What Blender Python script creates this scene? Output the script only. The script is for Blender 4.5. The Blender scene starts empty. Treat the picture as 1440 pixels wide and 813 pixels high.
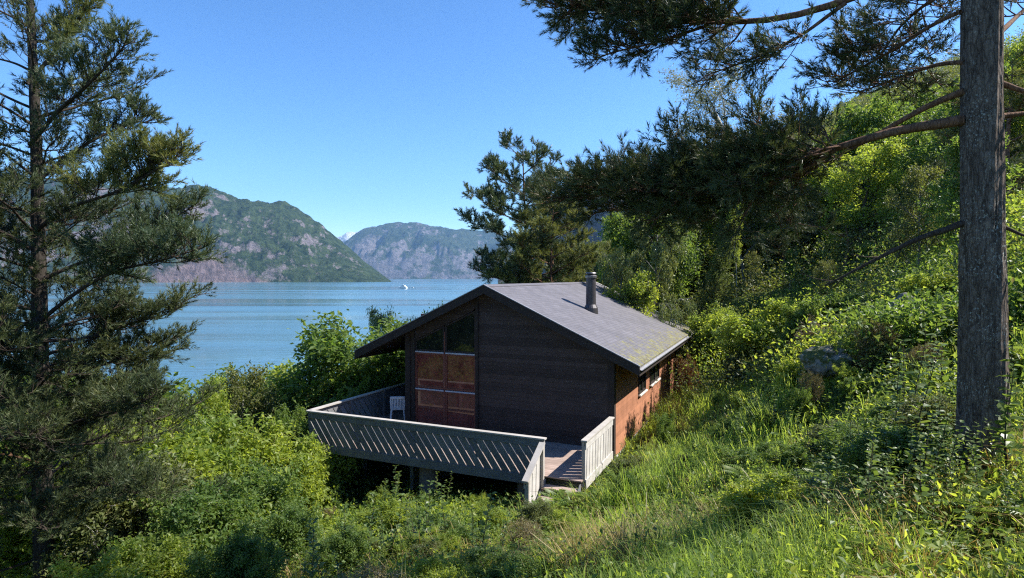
import bpy, math
import numpy as np
from mathutils import noise as mnoise

sc = bpy.context.scene
F = 832.8; CX = 720.0; HY = 389.5          # focal length / horizon of the photograph, in its own pixels
WATER = -30.0
rnd = np.random.default_rng

def at(px, py, Y):
    return np.array([(px - CX) / F * Y, Y, -(py - HY) / F * Y])

# ------------------------------------------------------------------ materials
def mat(name):
    m = bpy.data.materials.new(name); m.use_nodes = True
    nt = m.node_tree; nt.nodes.clear()
    out = nt.nodes.new('ShaderNodeOutputMaterial')
    return m, nt, out
def N(nt, t, **k):
    n = nt.nodes.new(t)
    for a, b in k.items():
        if a in n.inputs: n.inputs[a].default_value = b
        else: setattr(n, a, b)
    return n
def ramp(nt, fac, stops):
    r = nt.nodes.new('ShaderNodeValToRGB'); e = r.color_ramp.elements
    while len(e) < len(stops): e.new(0.5)
    for q, (p, c) in zip(e, stops):
        q.position = p; q.color = (*c, 1) if len(c) == 3 else c
    nt.links.new(fac, r.inputs[0]); return r.outputs[0]
def mixc(nt, fac, a, b, mode='MIX'):
    m = nt.nodes.new('ShaderNodeMix'); m.data_type = 'RGBA'; m.blend_type = mode
    for s, v in ((m.inputs[0], fac), (m.inputs[6], a), (m.inputs[7], b)):
        if isinstance(v, (float, int)): s.default_value = v
        elif isinstance(v, tuple): s.default_value = (*v, 1)
        else: nt.links.new(v, s)
    return m.outputs[2]
def coords(nt, kind='Object', scale=(1, 1, 1), rot=(0, 0, 0)):
    tc = nt.nodes.new('ShaderNodeTexCoord'); mp = nt.nodes.new('ShaderNodeMapping')
    mp.inputs['Scale'].default_value = scale; mp.inputs['Rotation'].default_value = rot
    nt.links.new(tc.outputs[kind], mp.inputs[0]); return mp.outputs[0]
def noise(nt, vec, scale, detail=4, rough=.55):
    n = N(nt, 'ShaderNodeTexNoise', Scale=scale, Detail=detail, Roughness=rough)
    if vec is not None: nt.links.new(vec, n.inputs['Vector'])
    return n.outputs['Fac']
def bump(nt, h, strength, dist):
    b = N(nt, 'ShaderNodeBump', Strength=strength, Distance=dist); nt.links.new(h, b.inputs['Height']); return b.outputs[0]
def principled(nt, out, col, rough=.8, spec=.3, nrm=None, **k):
    p = N(nt, 'ShaderNodeBsdfPrincipled', Roughness=rough)
    p.inputs['Specular IOR Level'].default_value = spec
    for a, b in k.items(): p.inputs[a].default_value = b
    if isinstance(col, tuple): p.inputs['Base Color'].default_value = (*col, 1)
    else: nt.links.new(col, p.inputs['Base Color'])
    if nrm is not None: nt.links.new(nrm, p.inputs['Normal'])
    if out is not None: nt.links.new(p.outputs[0], out.inputs[0])
    return p

def leaf_mat(name, a, b, c, trans=.45, rough=.45, spec=.35, tb=1.7, nscale=.6):
    """a, b: two tints of the leaf, c: an odd third tint; random leaf by leaf and drifting clump by clump"""
    m, nt, out = mat(name)
    geo = nt.nodes.new('ShaderNodeNewGeometry')
    col = ramp(nt, geo.outputs['Random Per Island'], [(0, a), (.55, b), (.9, b), (1, c)])
    n = noise(nt, coords(nt), nscale, 3)
    n2 = ramp(nt, n, [(.35, (.62, .7, .72)), (.65, (1.25, 1.15, .9))])
    col = mixc(nt, .8, col, n2, 'MULTIPLY')
    p = principled(nt, None, col, rough, spec)
    t = nt.nodes.new('ShaderNodeBsdfTranslucent')
    tc = mixc(nt, 1.0, col, (tb, tb * .93, tb * .5), 'MULTIPLY'); nt.links.new(tc, t.inputs[0])
    mx = N(nt, 'ShaderNodeMixShader'); mx.inputs[0].default_value = trans
    nt.links.new(p.outputs[0], mx.inputs[1]); nt.links.new(t.outputs[0], mx.inputs[2]); nt.links.new(mx.outputs[0], out.inputs[0])
    return m
M = {}
M['lime'] = leaf_mat('lime_leaf', (.14, .20, .036), (.22, .28, .055), (.30, .32, .10), .55, tb=2.3)
M['green'] = leaf_mat('green_leaf', (.070, .13, .030), (.13, .195, .048), (.20, .25, .08), .5, tb=2.0)
M['dull'] = leaf_mat('dull_leaf', (.075, .10, .032), (.13, .155, .052), (.20, .185, .085), .4, tb=1.8)
M['willow'] = leaf_mat('willow_leaf', (.12, .16, .05), (.19, .23, .09), (.28, .29, .16), .35, .4, .5, tb=1.5)
M['tan'] = leaf_mat('dry_twig_leaf', (.12, .10, .04), (.19, .16, .06), (.28, .21, .12), .3, tb=1.3)
M['birch'] = leaf_mat('pale_birch_leaf', (.20, .22, .16), (.28, .30, .24), (.38, .39, .34), .3, .4, .5, tb=1.2)
M['pine'] = leaf_mat('pine_needle', (.042, .062, .030), (.075, .098, .042), (.14, .14, .06), .2, .5, .3, tb=1.6)
M['pine_blue'] = leaf_mat('bluish_pine_needle', (.048, .078, .042), (.085, .120, .060), (.15, .17, .085), .22, .45, .4, tb=1.6)
M['pine_olive_lit'] = leaf_mat('olive_sunlit_pine_needle', (.10, .125, .038), (.16, .18, .06), (.25, .25, .11), .3, .5, .3, tb=1.6)  # olive tone, also used to paint sunlit tips on the left pine
M['juniper'] = leaf_mat('juniper_needle', (.12, .165, .05), (.18, .23, .075), (.26, .29, .12), .45, .5, .3, tb=1.5)
M['rust'] = leaf_mat('rusty_leaf', (.16, .075, .03), (.22, .11, .05), (.30, .17, .08), .3, tb=1.2)
M['grass'] = leaf_mat('grass_blade', (.15, .235, .05), (.235, .32, .078), (.38, .36, .17), .5, .4, .4, tb=2.1, nscale=.5)
M['straw'] = leaf_mat('dry_grass_blade', (.25, .18, .08), (.33, .25, .11), (.22, .2, .08), .35, .5, .3, tb=1.2)
M['fern'] = leaf_mat('fern_leaf', (.10, .16, .035), (.15, .215, .05), (.22, .25, .07), .45, tb=2.0)
M['weed'] = leaf_mat('broad_weed_leaf', (.08, .13, .035), (.125, .18, .05), (.2, .23, .09), .45, .4, .35, tb=1.9)

def bark(name, dark, mid, light, sc_=(1, 1, .25), lichen=0.0, scale=14, bd=.03):
    m, nt, out = mat(name)
    v0 = coords(nt, scale=sc_); wn = N(nt, 'ShaderNodeTexNoise', Scale=scale * .6, Detail=3); nt.links.new(v0, wn.inputs['Vector'])
    vm = nt.nodes.new('ShaderNodeVectorMath'); vm.operation = 'MULTIPLY_ADD'; nt.links.new(wn.outputs['Color'], vm.inputs[0]); vm.inputs[1].default_value = (1.6 / scale,) * 3; nt.links.new(v0, vm.inputs[2]); v = vm.outputs[0]
    n1 = noise(nt, v, scale, 8, .75)
    vo = N(nt, 'ShaderNodeTexVoronoi', Scale=scale * 1.5); vo.feature = 'DISTANCE_TO_EDGE'; nt.links.new(v, vo.inputs['Vector'])
    col = ramp(nt, n1, [(.32, dark), (.52, mid), (.75, light)])
    crack = ramp(nt, vo.outputs['Distance'], [(0, (.35, .33, .32)), (.12, (1, 1, 1))])
    col = mixc(nt, .8, col, crack, 'MULTIPLY')
    if lichen:
        l = ramp(nt, noise(nt, coords(nt, scale=(1, 1, .8)), 55, 5, .7), [(.56, (0, 0, 0)), (.62, (1, 1, 1))])
        l2 = ramp(nt, noise(nt, coords(nt), 2.3, 4), [(.46, (0, 0, 0)), (.62, (1, 1, 1))])
        l = mixc(nt, 1.0, l, l2, 'MULTIPLY')
        col = mixc(nt, l, col, (lichen, lichen * 1.04, lichen * .95))
    h = mixc(nt, .5, n1, vo.outputs['Distance'])
    principled(nt, out, col, .9, .15, bump(nt, h, .9, bd))
    return m
M['bark'] = bark('pine_bark', (.05, .038, .031), (.145, .115, .095), (.28, .235, .20), lichen=.40, scale=20, bd=.05)
M['bark_red'] = bark('reddish_pine_bark', (.07, .04, .025), (.17, .095, .06), (.25, .16, .11))
M['twig'] = bark('twig_bark', (.03, .024, .02), (.065, .05, .04), (.12, .095, .075), scale=30, bd=.004)
M['greywood'] = bark('grey_stem_bark', (.10, .095, .085), (.22, .21, .19), (.38, .37, .34), scale=20, bd=.01)
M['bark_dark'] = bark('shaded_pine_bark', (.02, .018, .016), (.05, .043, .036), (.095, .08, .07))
M['palebark'] = bark('birch_bark', (.25, .24, .22), (.48, .47, .44), (.62, .61, .58), (1, 1, 2), scale=9, bd=.004)

def boards(name, base, var, rough=.75, spec=.25, grain=(1.5, 30, 30), moss=None):
    m, nt, out = mat(name)
    geo = nt.nodes.new('ShaderNodeNewGeometry')
    n = noise(nt, coords(nt, scale=grain), 4, 5, .6)
    k = 1 + var
    col = ramp(nt, n, [(.3, tuple(c / k for c in base)), (.55, base), (.75, tuple(min(.95, c * k) for c in base))])
    isl = ramp(nt, geo.outputs['Random Per Island'], [(0, (1 - var * .7,) * 3), (1, (1 + var * .5,) * 3)])
    col = mixc(nt, 1.0, col, isl, 'MULTIPLY')
    st = ramp(nt, noise(nt, coords(nt, scale=(1, 1, 1)), 2.3, 5, .65), [(.4, (.78, .78, .76)), (.62, (1.05, 1.05, 1.05))])
    col = mixc(nt, .7, col, st, 'MULTIPLY')
    if moss:
        ms = ramp(nt, noise(nt, coords(nt), 5, 5, .7), [(.56, (0, 0, 0)), (.66, (1, 1, 1))])
        col = mixc(nt, ms, col, moss)
    principled(nt, out, col, rough, spec, bump(nt, n, .35, .004))
    return m
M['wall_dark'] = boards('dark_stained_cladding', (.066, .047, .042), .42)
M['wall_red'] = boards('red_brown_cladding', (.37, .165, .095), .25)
M['trim_dark'] = boards('dark_brown_trim', (.040, .030, .027), .2)
M['frame_red'] = boards('red_brown_window_frame', (.17, .055, .042), .15, .5, .4)
M['deck_wood'] = boards('weathered_grey_boards', (.165, .165, .172), .26)
M['deck_cap'] = boards('bleached_rail_cap', (.42, .39, .36), .22)
M['deck_floor'] = boards('brown_grey_floor_boards', (.36, .27, .23), .2)
M['white_paint'] = boards('flaking_white_boards', (.47, .45, .43), .2)
M['white_trim'] = boards('pale_edge_trim', (.62, .60, .57), .1)
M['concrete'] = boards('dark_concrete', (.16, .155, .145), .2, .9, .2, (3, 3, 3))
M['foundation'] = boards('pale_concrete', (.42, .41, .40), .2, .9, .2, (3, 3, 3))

def simple(name, col, rough=.5, spec=.5, nz=0, **k):
    m, nt, out = mat(name)
    n = noise(nt, coords(nt), nz or 6, 4)
    c = ramp(nt, n, [(.35, tuple(x * .82 for x in col)), (.65, tuple(min(1, x * 1.1) for x in col))])
    principled(nt, out, c, rough, spec, **k); return m
M['plastic'] = simple('white_plastic', (.74, .76, .80), .4)
M['flue'] = simple('dark_flue_metal', (.06, .055, .06), .42, .5, 5, Metallic=.35)
M['flue_top'] = simple('dull_metal_cap', (.2, .19, .19), .4, .5, 5, Metallic=.7)
M['gutter'] = simple('grey_gutter', (.24, .24, .26), .5, .5, 5)
M['bar'] = simple('sky_tinted_metal_bar', (.42, .45, .52), .35, .5, 5)  # pale blue puts the reflected sky into the bar colour
M['boat_white'] = simple('white_boat_paint', (.8, .8, .78), .35)
M['boat_dark'] = simple('dark_boat_glass', (.04, .05, .06), .2)
M['boat_hull'] = simple('pale_boat_hull', (.62, .64, .66), .4)

def glass(name, tint, nscale=3):
    m, nt, out = mat(name)
    n = noise(nt, coords(nt), nscale, 4)
    c = ramp(nt, n, [(.35, tuple(x * .55 for x in tint)), (.65, tint)])
    principled(nt, out, c, .03, .6); return m
M['pane_red'] = glass('glass_over_red_curtain', (.21, .062, .048))
M['pane_dark'] = glass('dark_glass', (.02, .025, .018))

# roof felt: lapped shingles, moss near the right eave
m, nt, out = mat('grey_roof_shingles'); M['roof'] = m
v = coords(nt)
br = N(nt, 'ShaderNodeTexBrick', Scale=1.0); br.offset = .5
br.inputs['Color1'].default_value = (.115, .108, .120, 1); br.inputs['Color2'].default_value = (.135, .128, .142, 1)
br.inputs['Mortar'].default_value = (.092, .088, .098, 1); br.inputs['Mortar Size'].default_value = .012
br.inputs['Brick Width'].default_value = .24; br.inputs['Row Height'].default_value = .105; br.inputs['Mortar Smooth'].default_value = .3
mp = nt.nodes.new('ShaderNodeMapping'); mp.inputs['Rotation'].default_value = (0, 0, math.pi / 2); nt.links.new(v, mp.inputs[0]); nt.links.new(mp.outputs[0], br.inputs['Vector'])
col = mixc(nt, .6, br.outputs['Color'], ramp(nt, noise(nt, v, 1.3, 6, .65), [(.35, (.72, .72, .74)), (.68, (1.22, 1.2, 1.22))]), 'MULTIPLY')
col = mixc(nt, .5, col, ramp(nt, noise(nt, coords(nt, scale=(.5, 5, 1)), 2.5, 4), [(.35, (.85, .85, .85)), (.65, (1.12, 1.12, 1.12))]), 'MULTIPLY')
sep = nt.nodes.new('ShaderNodeSeparateXYZ'); nt.links.new(v, sep.inputs[0])
edge = N(nt, 'ShaderNodeMapRange'); edge.inputs[1].default_value = -1.1; edge.inputs[2].default_value = .8; edge.inputs[3].default_value = -.12; edge.inputs[4].default_value = .14
nt.links.new(sep.outputs[0], edge.inputs[0])
ad = nt.nodes.new('ShaderNodeMath'); ad.operation = 'ADD'; nt.links.new(edge.outputs[0], ad.inputs[0]); nt.links.new(noise(nt, v, 5, 6, .75), ad.inputs[1])
mk = ramp(nt, ad.outputs[0], [(.57, (0, 0, 0)), (.64, (1, 1, 1))])
mc = ramp(nt, noise(nt, v, 9, 3), [(.4, (.10, .085, .04)), (.6, (.20, .19, .07))])
col = mixc(nt, mk, col, mc)
principled(nt, out, col, .62, .4, bump(nt, br.outputs['Color'], .6, .012))

# ground
def ground_mat():
    m, nt, out = mat('mossy_ground')
    n = noise(nt, coords(nt), 1.1, 7, .65); n2 = noise(nt, coords(nt), 9, 6, .7)
    c = ramp(nt, n, [(.3, (.03, .045, .014)), (.5, (.055, .085, .02)), (.7, (.10, .095, .035))])
    c = mixc(nt, .6, c, ramp(nt, n2, [(.3, (.55, .5, .45)), (.7, (1.3, 1.25, 1.1))]), 'MULTIPLY')
    principled(nt, out, c, .95, .1, bump(nt, n2, .8, .08)); return m
M['ground'] = ground_mat()
def rock_mat(name='lichen_rock', base=(.30, .29, .28), mossy=.5):
    m, nt, out = mat(name)
    n = noise(nt, coords(nt), 4, 8, .7); n2 = noise(nt, coords(nt), 22, 5, .7)
    c = ramp(nt, n, [(.3, tuple(x * .4 for x in base)), (.55, base), (.72, tuple(x * 1.6 for x in base))])
    c = mixc(nt, ramp(nt, noise(nt, coords(nt), 3, 5, .7), [(mossy, (0, 0, 0)), (mossy + .08, (1, 1, 1))]), c, (.07, .085, .03))
    principled(nt, out, c, .9, .2, bump(nt, n2, .7, .03)); return m
M['rock'] = rock_mat('lichen_rock', (.22, .215, .20), .46)
M['rock_dry'] = rock_mat('grass_bound_rock', (.30, .23, .16), .5)

# ------------------------------------------------------------------ mesh builder
class Geo:
    def __init__(s): s.v = []; s.f4 = []; s.f3 = []; s.n = 0; s.u = []
    def add(s, V, F):
        V = np.asarray(V, float).reshape(-1, 3); F = np.asarray(F, np.int64)
        if F.shape[1] == 4: s.f4.append(F + s.n)
        else: s.f3.append(F + s.n)
        s.v.append(V); s.n += len(V)
    def merge(s, g):
        for V in g.v: pass
        off = s.n
        if g.v: s.v.append(np.concatenate(g.v))
        s.f4 += [f + off for f in g.f4]; s.f3 += [f + off for f in g.f3]; s.n += g.n
    def box(s, lo, hi, R=None, o=(0, 0, 0)):
        x0, y0, z0 = lo; x1, y1, z1 = hi
        V = np.array([(x0, y0, z0), (x1, y0, z0), (x1, y1, z0), (x0, y1, z0), (x0, y0, z1), (x1, y0, z1), (x1, y1, z1), (x0, y1, z1)], float)
        if R is not None: V = V @ np.asarray(R).T
        s.add(V + np.asarray(o, float), [(0, 3, 2, 1), (4, 5, 6, 7), (0, 1, 5, 4), (1, 2, 6, 5), (2, 3, 7, 6), (3, 0, 4, 7)])
    def hexa(s, V):   # eight corners, bottom four then top four
        s.add(V, [(0, 3, 2, 1), (4, 5, 6, 7), (0, 1, 5, 4), (1, 2, 6, 5), (2, 3, 7, 6), (3, 0, 4, 7)])
    def tube(s, P, R, k=6, cap=True, jit=None):
        P = np.asarray(P, float); n = len(P); R = np.broadcast_to(np.asarray(R, float), (n,))
        T = np.gradient(P, axis=0); T /= np.linalg.norm(T, axis=1)[:, None] + 1e-9
        ref = np.array([0, 0, 1.]) if abs(T[:, 2]).mean() < .8 else np.array([1., 0, 0])
        A = np.cross(T, ref); A /= np.linalg.norm(A, axis=1)[:, None] + 1e-9; B = np.cross(T, A)
        a = np.arange(k) * 2 * math.pi / k
        rr = R[:, None] * (np.ones((n, k)) if jit is None else jit)
        V = P[:, None] + (A[:, None] * np.cos(a)[None, :, None] + B[:, None] * np.sin(a)[None, :, None]) * rr[..., None]
        i = np.arange(n - 1)[:, None] * k; j = np.arange(k)[None]; j2 = (j + 1) % k
        Q = np.stack([i + j, i + k + j, i + k + j2, i + j2], -1).reshape(-1, 4)
        s.add(V.reshape(-1, 3), Q)
        if cap:
            c = len(P) * k; s.add(P[-1:], np.zeros((0, 3), int)); tip = s.n - 1
            base = tip - k
            s.f3.append(np.stack([np.full(k, tip), base + (np.arange(k) + 1) % k, base + np.arange(k)], -1))
    def mesh(s, name, m, smooth=False):
        me = bpy.data.meshes.new(name)
        V = np.concatenate(s.v) if s.v else np.zeros((0, 3))
        f4 = np.concatenate(s.f4) if s.f4 else np.zeros((0, 4), int)
        f3 = np.concatenate([f for f in s.f3 if len(f)]) if any(len(f) for f in s.f3) else np.zeros((0, 3), int)
        me.vertices.add(len(V)); me.vertices.foreach_set('co', V.astype(np.float32).ravel())
        nl = f4.size + f3.size; me.loops.add(nl); me.polygons.add(len(f4) + len(f3))
        me.loops.foreach_set('vertex_index', np.concatenate([f4.ravel(), f3.ravel()]).astype(np.int32))
        me.polygons.foreach_set('loop_start', np.concatenate([np.arange(len(f4)) * 4, f4.size + np.arange(len(f3)) * 3]).astype(np.int32))
        me.polygons.foreach_set('use_smooth', np.full(len(f4) + len(f3), bool(smooth)))
        me.materials.append(m); me.update(calc_edges=True)
        return me
    def obj(s, name, m, parent=None, smooth=False):
        o = bpy.data.objects.new(name, s.mesh(name, m, smooth)); sc.collection.objects.link(o)
        if parent is not None: o.parent = parent
        return o

def tag(o, label=None, cat=None, group=None, kind=None):
    if label: o['label'] = label
    if cat: o['category'] = cat
    if group: o['group'] = group
    if kind: o['kind'] = kind
    return o
def empty(name, loc, label, cat, group=None, rz=0, scale=1):
    o = bpy.data.objects.new(name, None); sc.collection.objects.link(o)
    o.location = tuple(map(float, loc)); o.rotation_euler = (0, 0, rz); o.scale = (scale,) * 3; o.empty_display_size = .2
    return tag(o, label, cat, group)
def kids(o): return [c for c in KID.get(o.name, [])]
KID = {}
def reg(parent, child): KID.setdefault(parent.name, []).append(child); return child
def copy_tree(o, parent=None):
    c = o.copy(); sc.collection.objects.link(c); c.parent = parent
    for ch in KID.get(o.name, []): reg(c, copy_tree(ch, c))
    return c

# ------------------------------------------------------------------ templates scattered by numpy
def unit(a): return a / (np.linalg.norm(a, axis=-1, keepdims=True) + 1e-9)
def frames(d, nrm):
    y = unit(d); x = unit(np.cross(y, nrm)); z = np.cross(x, y)
    return np.stack([x, y, z], -1)
def place(g, TV, TF, pos, R, s):
    s = np.asarray(s, float)
    if s.ndim == 1: s = s[:, None].repeat(3, 1)
    V = np.einsum('nij,nkj->nki', R, TV[None] * s[:, None, :]) + pos[:, None]
    n, k = len(pos), len(TV)
    Fs = (TF[None] + (np.arange(n) * k)[:, None, None]).reshape(-1, TF.shape[1])
    g.add(V.reshape(-1, 3), Fs)
LV = np.array([(0, 0, 0), (.27, .42, .07), (0, 1, -.06), (-.27, .42, .07)], float); LF = np.array([(0, 1, 2), (0, 2, 3)])
BV = np.array([(0, 0, 0), (.26, .3, .06), (.24, .65, .03), (0, 1, -.12), (-.24, .65, .03), (-.26, .3, .06), (0, .3, 0), (0, .65, -.03)], float)
BF = np.array([(0, 1, 6), (1, 2, 7), (1, 7, 6), (2, 3, 7), (7, 3, 4), (6, 7, 4), (6, 4, 5), (0, 6, 5)])
def leaves(g, pos, rng, size, var=.35, up=.5, hang=0.0, out=None, big=False, narrow=1.0):
    n = len(pos)
    nrm = rng.normal(size=(n, 3)); nrm = unit(nrm); nrm[:, 2] = np.abs(nrm[:, 2]); nrm = unit(nrm + np.array([0, 0, up]))
    d = unit(rng.normal(size=(n, 3)) + (0 if out is None else out * 1.2) + np.array([0, 0, -hang]))
    R = frames(d, nrm); s = size * (1 + rng.uniform(-var, var, n))
    S = np.stack([s * narrow, s, s], -1)
    place(g, BV if big else LV, BF if big else LF, pos, R, S)
def tuft_template(rng, n, L, w, shoot, spread):
    V = []; Fs = []
    for i in range(n):
        t = rng.uniform(0, 1); b = np.array([0, shoot * t, 0])
        az = rng.uniform(0, 2 * math.pi); an = spread * (1.1 - .6 * t)
        d = np.array([math.sin(an) * math.cos(az), math.cos(an), math.sin(an) * math.sin(az)])
        sd = unit(np.cross(d, rng.normal(size=3))) * w
        l = L * rng.uniform(.7, 1.1); k = len(V)
        V += [b - sd, b + sd, b + d * l]; Fs.append((k, k + 1, k + 2))
    return np.array(V), np.array(Fs)

# ------------------------------------------------------------------ growing wood
def rotdir(d, ang, az):
    a = np.cross(d, [0, 0, 1.]);
    if np.linalg.norm(a) < .05: a = np.array([1., 0, 0])
    a /= np.linalg.norm(a); b = np.cross(d, a)
    return unit(d * math.cos(ang) + (a * math.cos(az) + b * math.sin(az)) * math.sin(ang))
def polyat(P, t):
    x = t * (len(P) - 1); i = min(int(x), len(P) - 2); return P[i] + (P[i + 1] - P[i]) * (x - i), unit(P[i + 1] - P[i])
def grow(rng, p, d, L, r, lev, Q, wood, tw):
    nseg = 5 if lev < Q['lev'] else 3
    pts = [p]
    for i in range(nseg):
        d = unit(d + rng.normal(size=3) * Q['wander'] + np.array([0, 0, Q['up'][lev]])); p = p + d * L / nseg; pts.append(p)
    pts = np.array(pts)
    wood.tube(pts, np.linspace(r, max(r * .35, .003), len(pts)), 7 if lev == 0 else (5 if lev == 1 else 3))
    if lev == Q['lev']: tw.append(pts); return
    k = Q['n'][lev]; ph = rng.uniform(0, 6.28); t0 = Q['t0'][lev]
    for j in range(k):
        t = t0 + (1 - t0) * (j + rng.uniform(0, .9)) / k
        q, dd = polyat(pts, min(t, .99))
        c = rotdir(dd, Q['ang'][lev] * rng.uniform(.75, 1.2), ph + j * 2.4)
        l = L * Q['ratio'][lev] * (1 - Q['taper'][lev] * t) * rng.uniform(.7, 1.2)
        grow(rng, q, c, l, max(r * .5 * (1 - .5 * t), .004), lev + 1, Q, wood, tw)
def broadleaf(seed, H, Q, nleaf, size, jit=.12, stems=1, hang=.1, lean=.0, narrow=1.0, up=.5):
    rng = rnd(seed); wood = Geo(); tw = []
    for s_ in range(stems):
        a = rng.uniform(0, 6.28); tilt = lean + (0 if stems == 1 else rng.uniform(.15, .6))
        d = unit(np.array([math.cos(a) * tilt, math.sin(a) * tilt, 1]))
        b = np.array([math.cos(a), math.sin(a), 0]) * (0 if stems == 1 else .15)
        grow(rng, b, d, H * Q.get('stem', .8) * rng.uniform(.8, 1.05) if stems > 1 else H * Q.get('stem', .8), H * Q.get('r', .014), 0, Q, wood, tw)
    T = np.array([np.concatenate([t, t[-1:]])[:4] for t in tw])      # (n,4,3)
    n = len(T); idx = rng.integers(0, n, n * nleaf); t = rng.uniform(0, 2.999, len(idx)); i = t.astype(int)
    A = T[idx, i]; B = T[idx, np.minimum(i + 1, 3)]
    pos = A + (B - A) * (t - i)[:, None] + rng.normal(size=(len(idx), 3)) * jit
    g = Geo(); leaves(g, pos, rng, size, hang=hang, narrow=narrow, up=up)
    h = pos[:, 2].max()
    return wood, g, h

Q_TREE = dict(lev=3, wander=.10, up=(.02, .05, .04, 0), n=(16, 6, 4), t0=(.22, .25, .2), ang=(1.0, .8, .8), ratio=(.42, .55, .6), taper=(.45, .4, .3), stem=.85, r=.016)
Q_BUSH = dict(lev=2, wander=.13, up=(.03, .03, 0), n=(10, 6), t0=(.15, .15), ang=(.85, .9), ratio=(.45, .55), taper=(.4, .3), stem=.85, r=.008)
Q_WEEP = dict(lev=3, wander=.10, up=(.0, -.10, -.28, -.35), n=(14, 6, 4), t0=(.25, .25, .2), ang=(.8, .7, .7), ratio=(.5, .5, .6), taper=(.5, .3, .3), stem=.85, r=.014)
Q_THIN = dict(lev=3, wander=.07, up=(.02, .10, .05, .0), n=(16, 6, 4), t0=(.25, .2, .2), ang=(.6, .6, .6), ratio=(.34, .5, .6), taper=(.5, .4, .3), stem=.97, r=.009)
Q_COL = dict(lev=2, wander=.06, up=(.02, .22, .25), n=(70, 7), t0=(.04, .1), ang=(.95, .7), ratio=(.20, .5), taper=(.72, .3), stem=.97, r=.012)
VAR = {}
def variant(key, mk, *a, wood='twig', leafm=None, **k):
    w, g, h = broadleaf(*a, **k)
    VAR[key] = (w.mesh(key + '_trunk', M[wood], True), g.mesh(key + '_crown', M[leafm]), h, mk)
variant('tree_lime', 'leafy_tree', 11, 6, Q_TREE, 34, .125, wood='twig', leafm='lime', jit=.13)
variant('tree_green', 'leafy_tree', 12, 6, Q_TREE, 34, .13, wood='greywood', leafm='green', jit=.14)
variant('tree_green2', 'leafy_tree', 22, 5, dict(Q_TREE, n=(22, 7, 4), t0=(.08, .2, .2), ratio=(.5, .55, .6)), 46, .12, wood='twig', leafm='green', jit=.13)
variant('tree_dull', 'leafy_tree', 13, 6, Q_TREE, 30, .12, wood='greywood', leafm='dull', jit=.15)
variant('willow', 'willow_tree', 14, 6, Q_WEEP, 44, .13, wood='greywood', leafm='willow', narrow=.55, hang=1.2, jit=.08)
variant('willow_dark', 'willow_tree', 15, 6, Q_WEEP, 44, .13, wood='greywood', leafm='willow', narrow=.6, hang=1.0, jit=.08)
variant('birch', 'birch_tree', 16, 12, Q_THIN, 30, .11, wood='palebark', leafm='birch', narrow=.7, jit=.12)
variant('birch_full', 'birch_tree', 17, 9, Q_THIN, 34, .12, wood='palebark', leafm='lime', jit=.12)
variant('juniper', 'juniper_tree', 18, 5, Q_COL, 26, .10, wood='twig', leafm='juniper', narrow=.35, jit=.05, up=0)
variant('bush_lime', 'leafy_bush', 31, 2.4, Q_BUSH, 62, .075, wood='twig', leafm='lime', stems=7, jit=.07)
variant('bush_lime2', 'leafy_bush', 32, 2.4, Q_BUSH, 64, .085, wood='twig', leafm='lime', stems=6, jit=.08)
variant('bush_green', 'leafy_bush', 33, 2.4, Q_BUSH, 62, .085, wood='twig', leafm='green', stems=6, jit=.08)
variant('bush_dull', 'leafy_bush', 34, 2.2, Q_BUSH, 44, .065, wood='greywood', leafm='dull', stems=7, jit=.06)
variant('bush_tan', 'leafy_bush', 35, 2.2, Q_BUSH, 30, .05, wood='greywood', leafm='tan', stems=8, jit=.05)
variant('bush_rust', 'leafy_bush', 36, 2.0, Q_BUSH, 22, .06, wood='greywood', leafm='rust', stems=6, jit=.05)
VN = {}
def put(key, loc, h, label, cat, group=None, rz=None, wide=1.0, name=None):
    tm, cm, hh, nm = VAR[key]
    s = h / hh; seed = abs(hash((round(float(loc[0]), 2), round(float(loc[1]), 2)))) % 628
    r = empty(name or nm, loc, label, cat, group, (seed / 100 if rz is None else rz), 1)
    r.scale = (s * wide, s * wide, s)
    for nme, me in (('trunk' if 'bush' not in key else 'stems', tm), ('crown' if 'bush' not in key else 'foliage', cm)):
        o = bpy.data.objects.new(nme, me); sc.collection.objects.link(o); o.parent = r; reg(r, o)
    return r

# ------------------------------------------------------------------ terrain
CP = np.array([(0, 0, -1.9), (0, -8, -1.5), (2.8, 4, -2.05), (0, 5, -2.9), (-4, 6, -4.1), (-8, 7, -5.0), (.64, 13.3, -5.3), (2.9, 16.0, -5.15), (-2, 15.3, -5.9), (-5, 17, -6.8),
    (-8, 17.5, -7.6), (7.6, 25.2, -4.35), (4.6, 19, -4.7), (4.56, 10, -2.75), (3.75, 13, -4.15), (8, 13, -1.4), (9.4, 28, -1.9), (12.2, 30, -.9), (4.4, 5.5, -1.85), (5.8, 6, -1.5), (9, 6, -.3), (15, 6, 2),
    (3.1, 6, -2.35), (1.95, 9, -3.95), (-1.44, 10, -4.5), (-6, 12, -6.2), (-7.86, 10, -5.7), (40, 60, 7.5), (60, 60, 15), (25, 60, 2), (15, 60, -3), (5, 60, -9), (-10, 60, -19), (-25, 60, -30), (-40, 60, -36),
    (20, 30, 1.6), (30, 30, 6), (20, 15, 3.5), (30, 10, 8), (-15, 30, -17), (-5, 30, -10.5), (-25, 30, -26), (-40, 30, -35), (-12, 20, -10.5), (-20, 15, -14), (-40, 10, -31), (-60, 10, -40), (0, 30, -7.6),
    (3, 40, -7.5), (12, 42, -3), (90, 150, 36), (50, 150, 18), (20, 150, -2), (0, 150, -16), (-20, 150, -34), (140, 300, 66), (60, 300, 22), (10, 300, -20), (-30, 300, -40), (-90, 150, -50), (-120, 300, -55),
    (60, 10, 19), (30, -20, 9), (-30, -20, -22), (120, 60, 36), (-90, 60, -50)], float)
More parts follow.
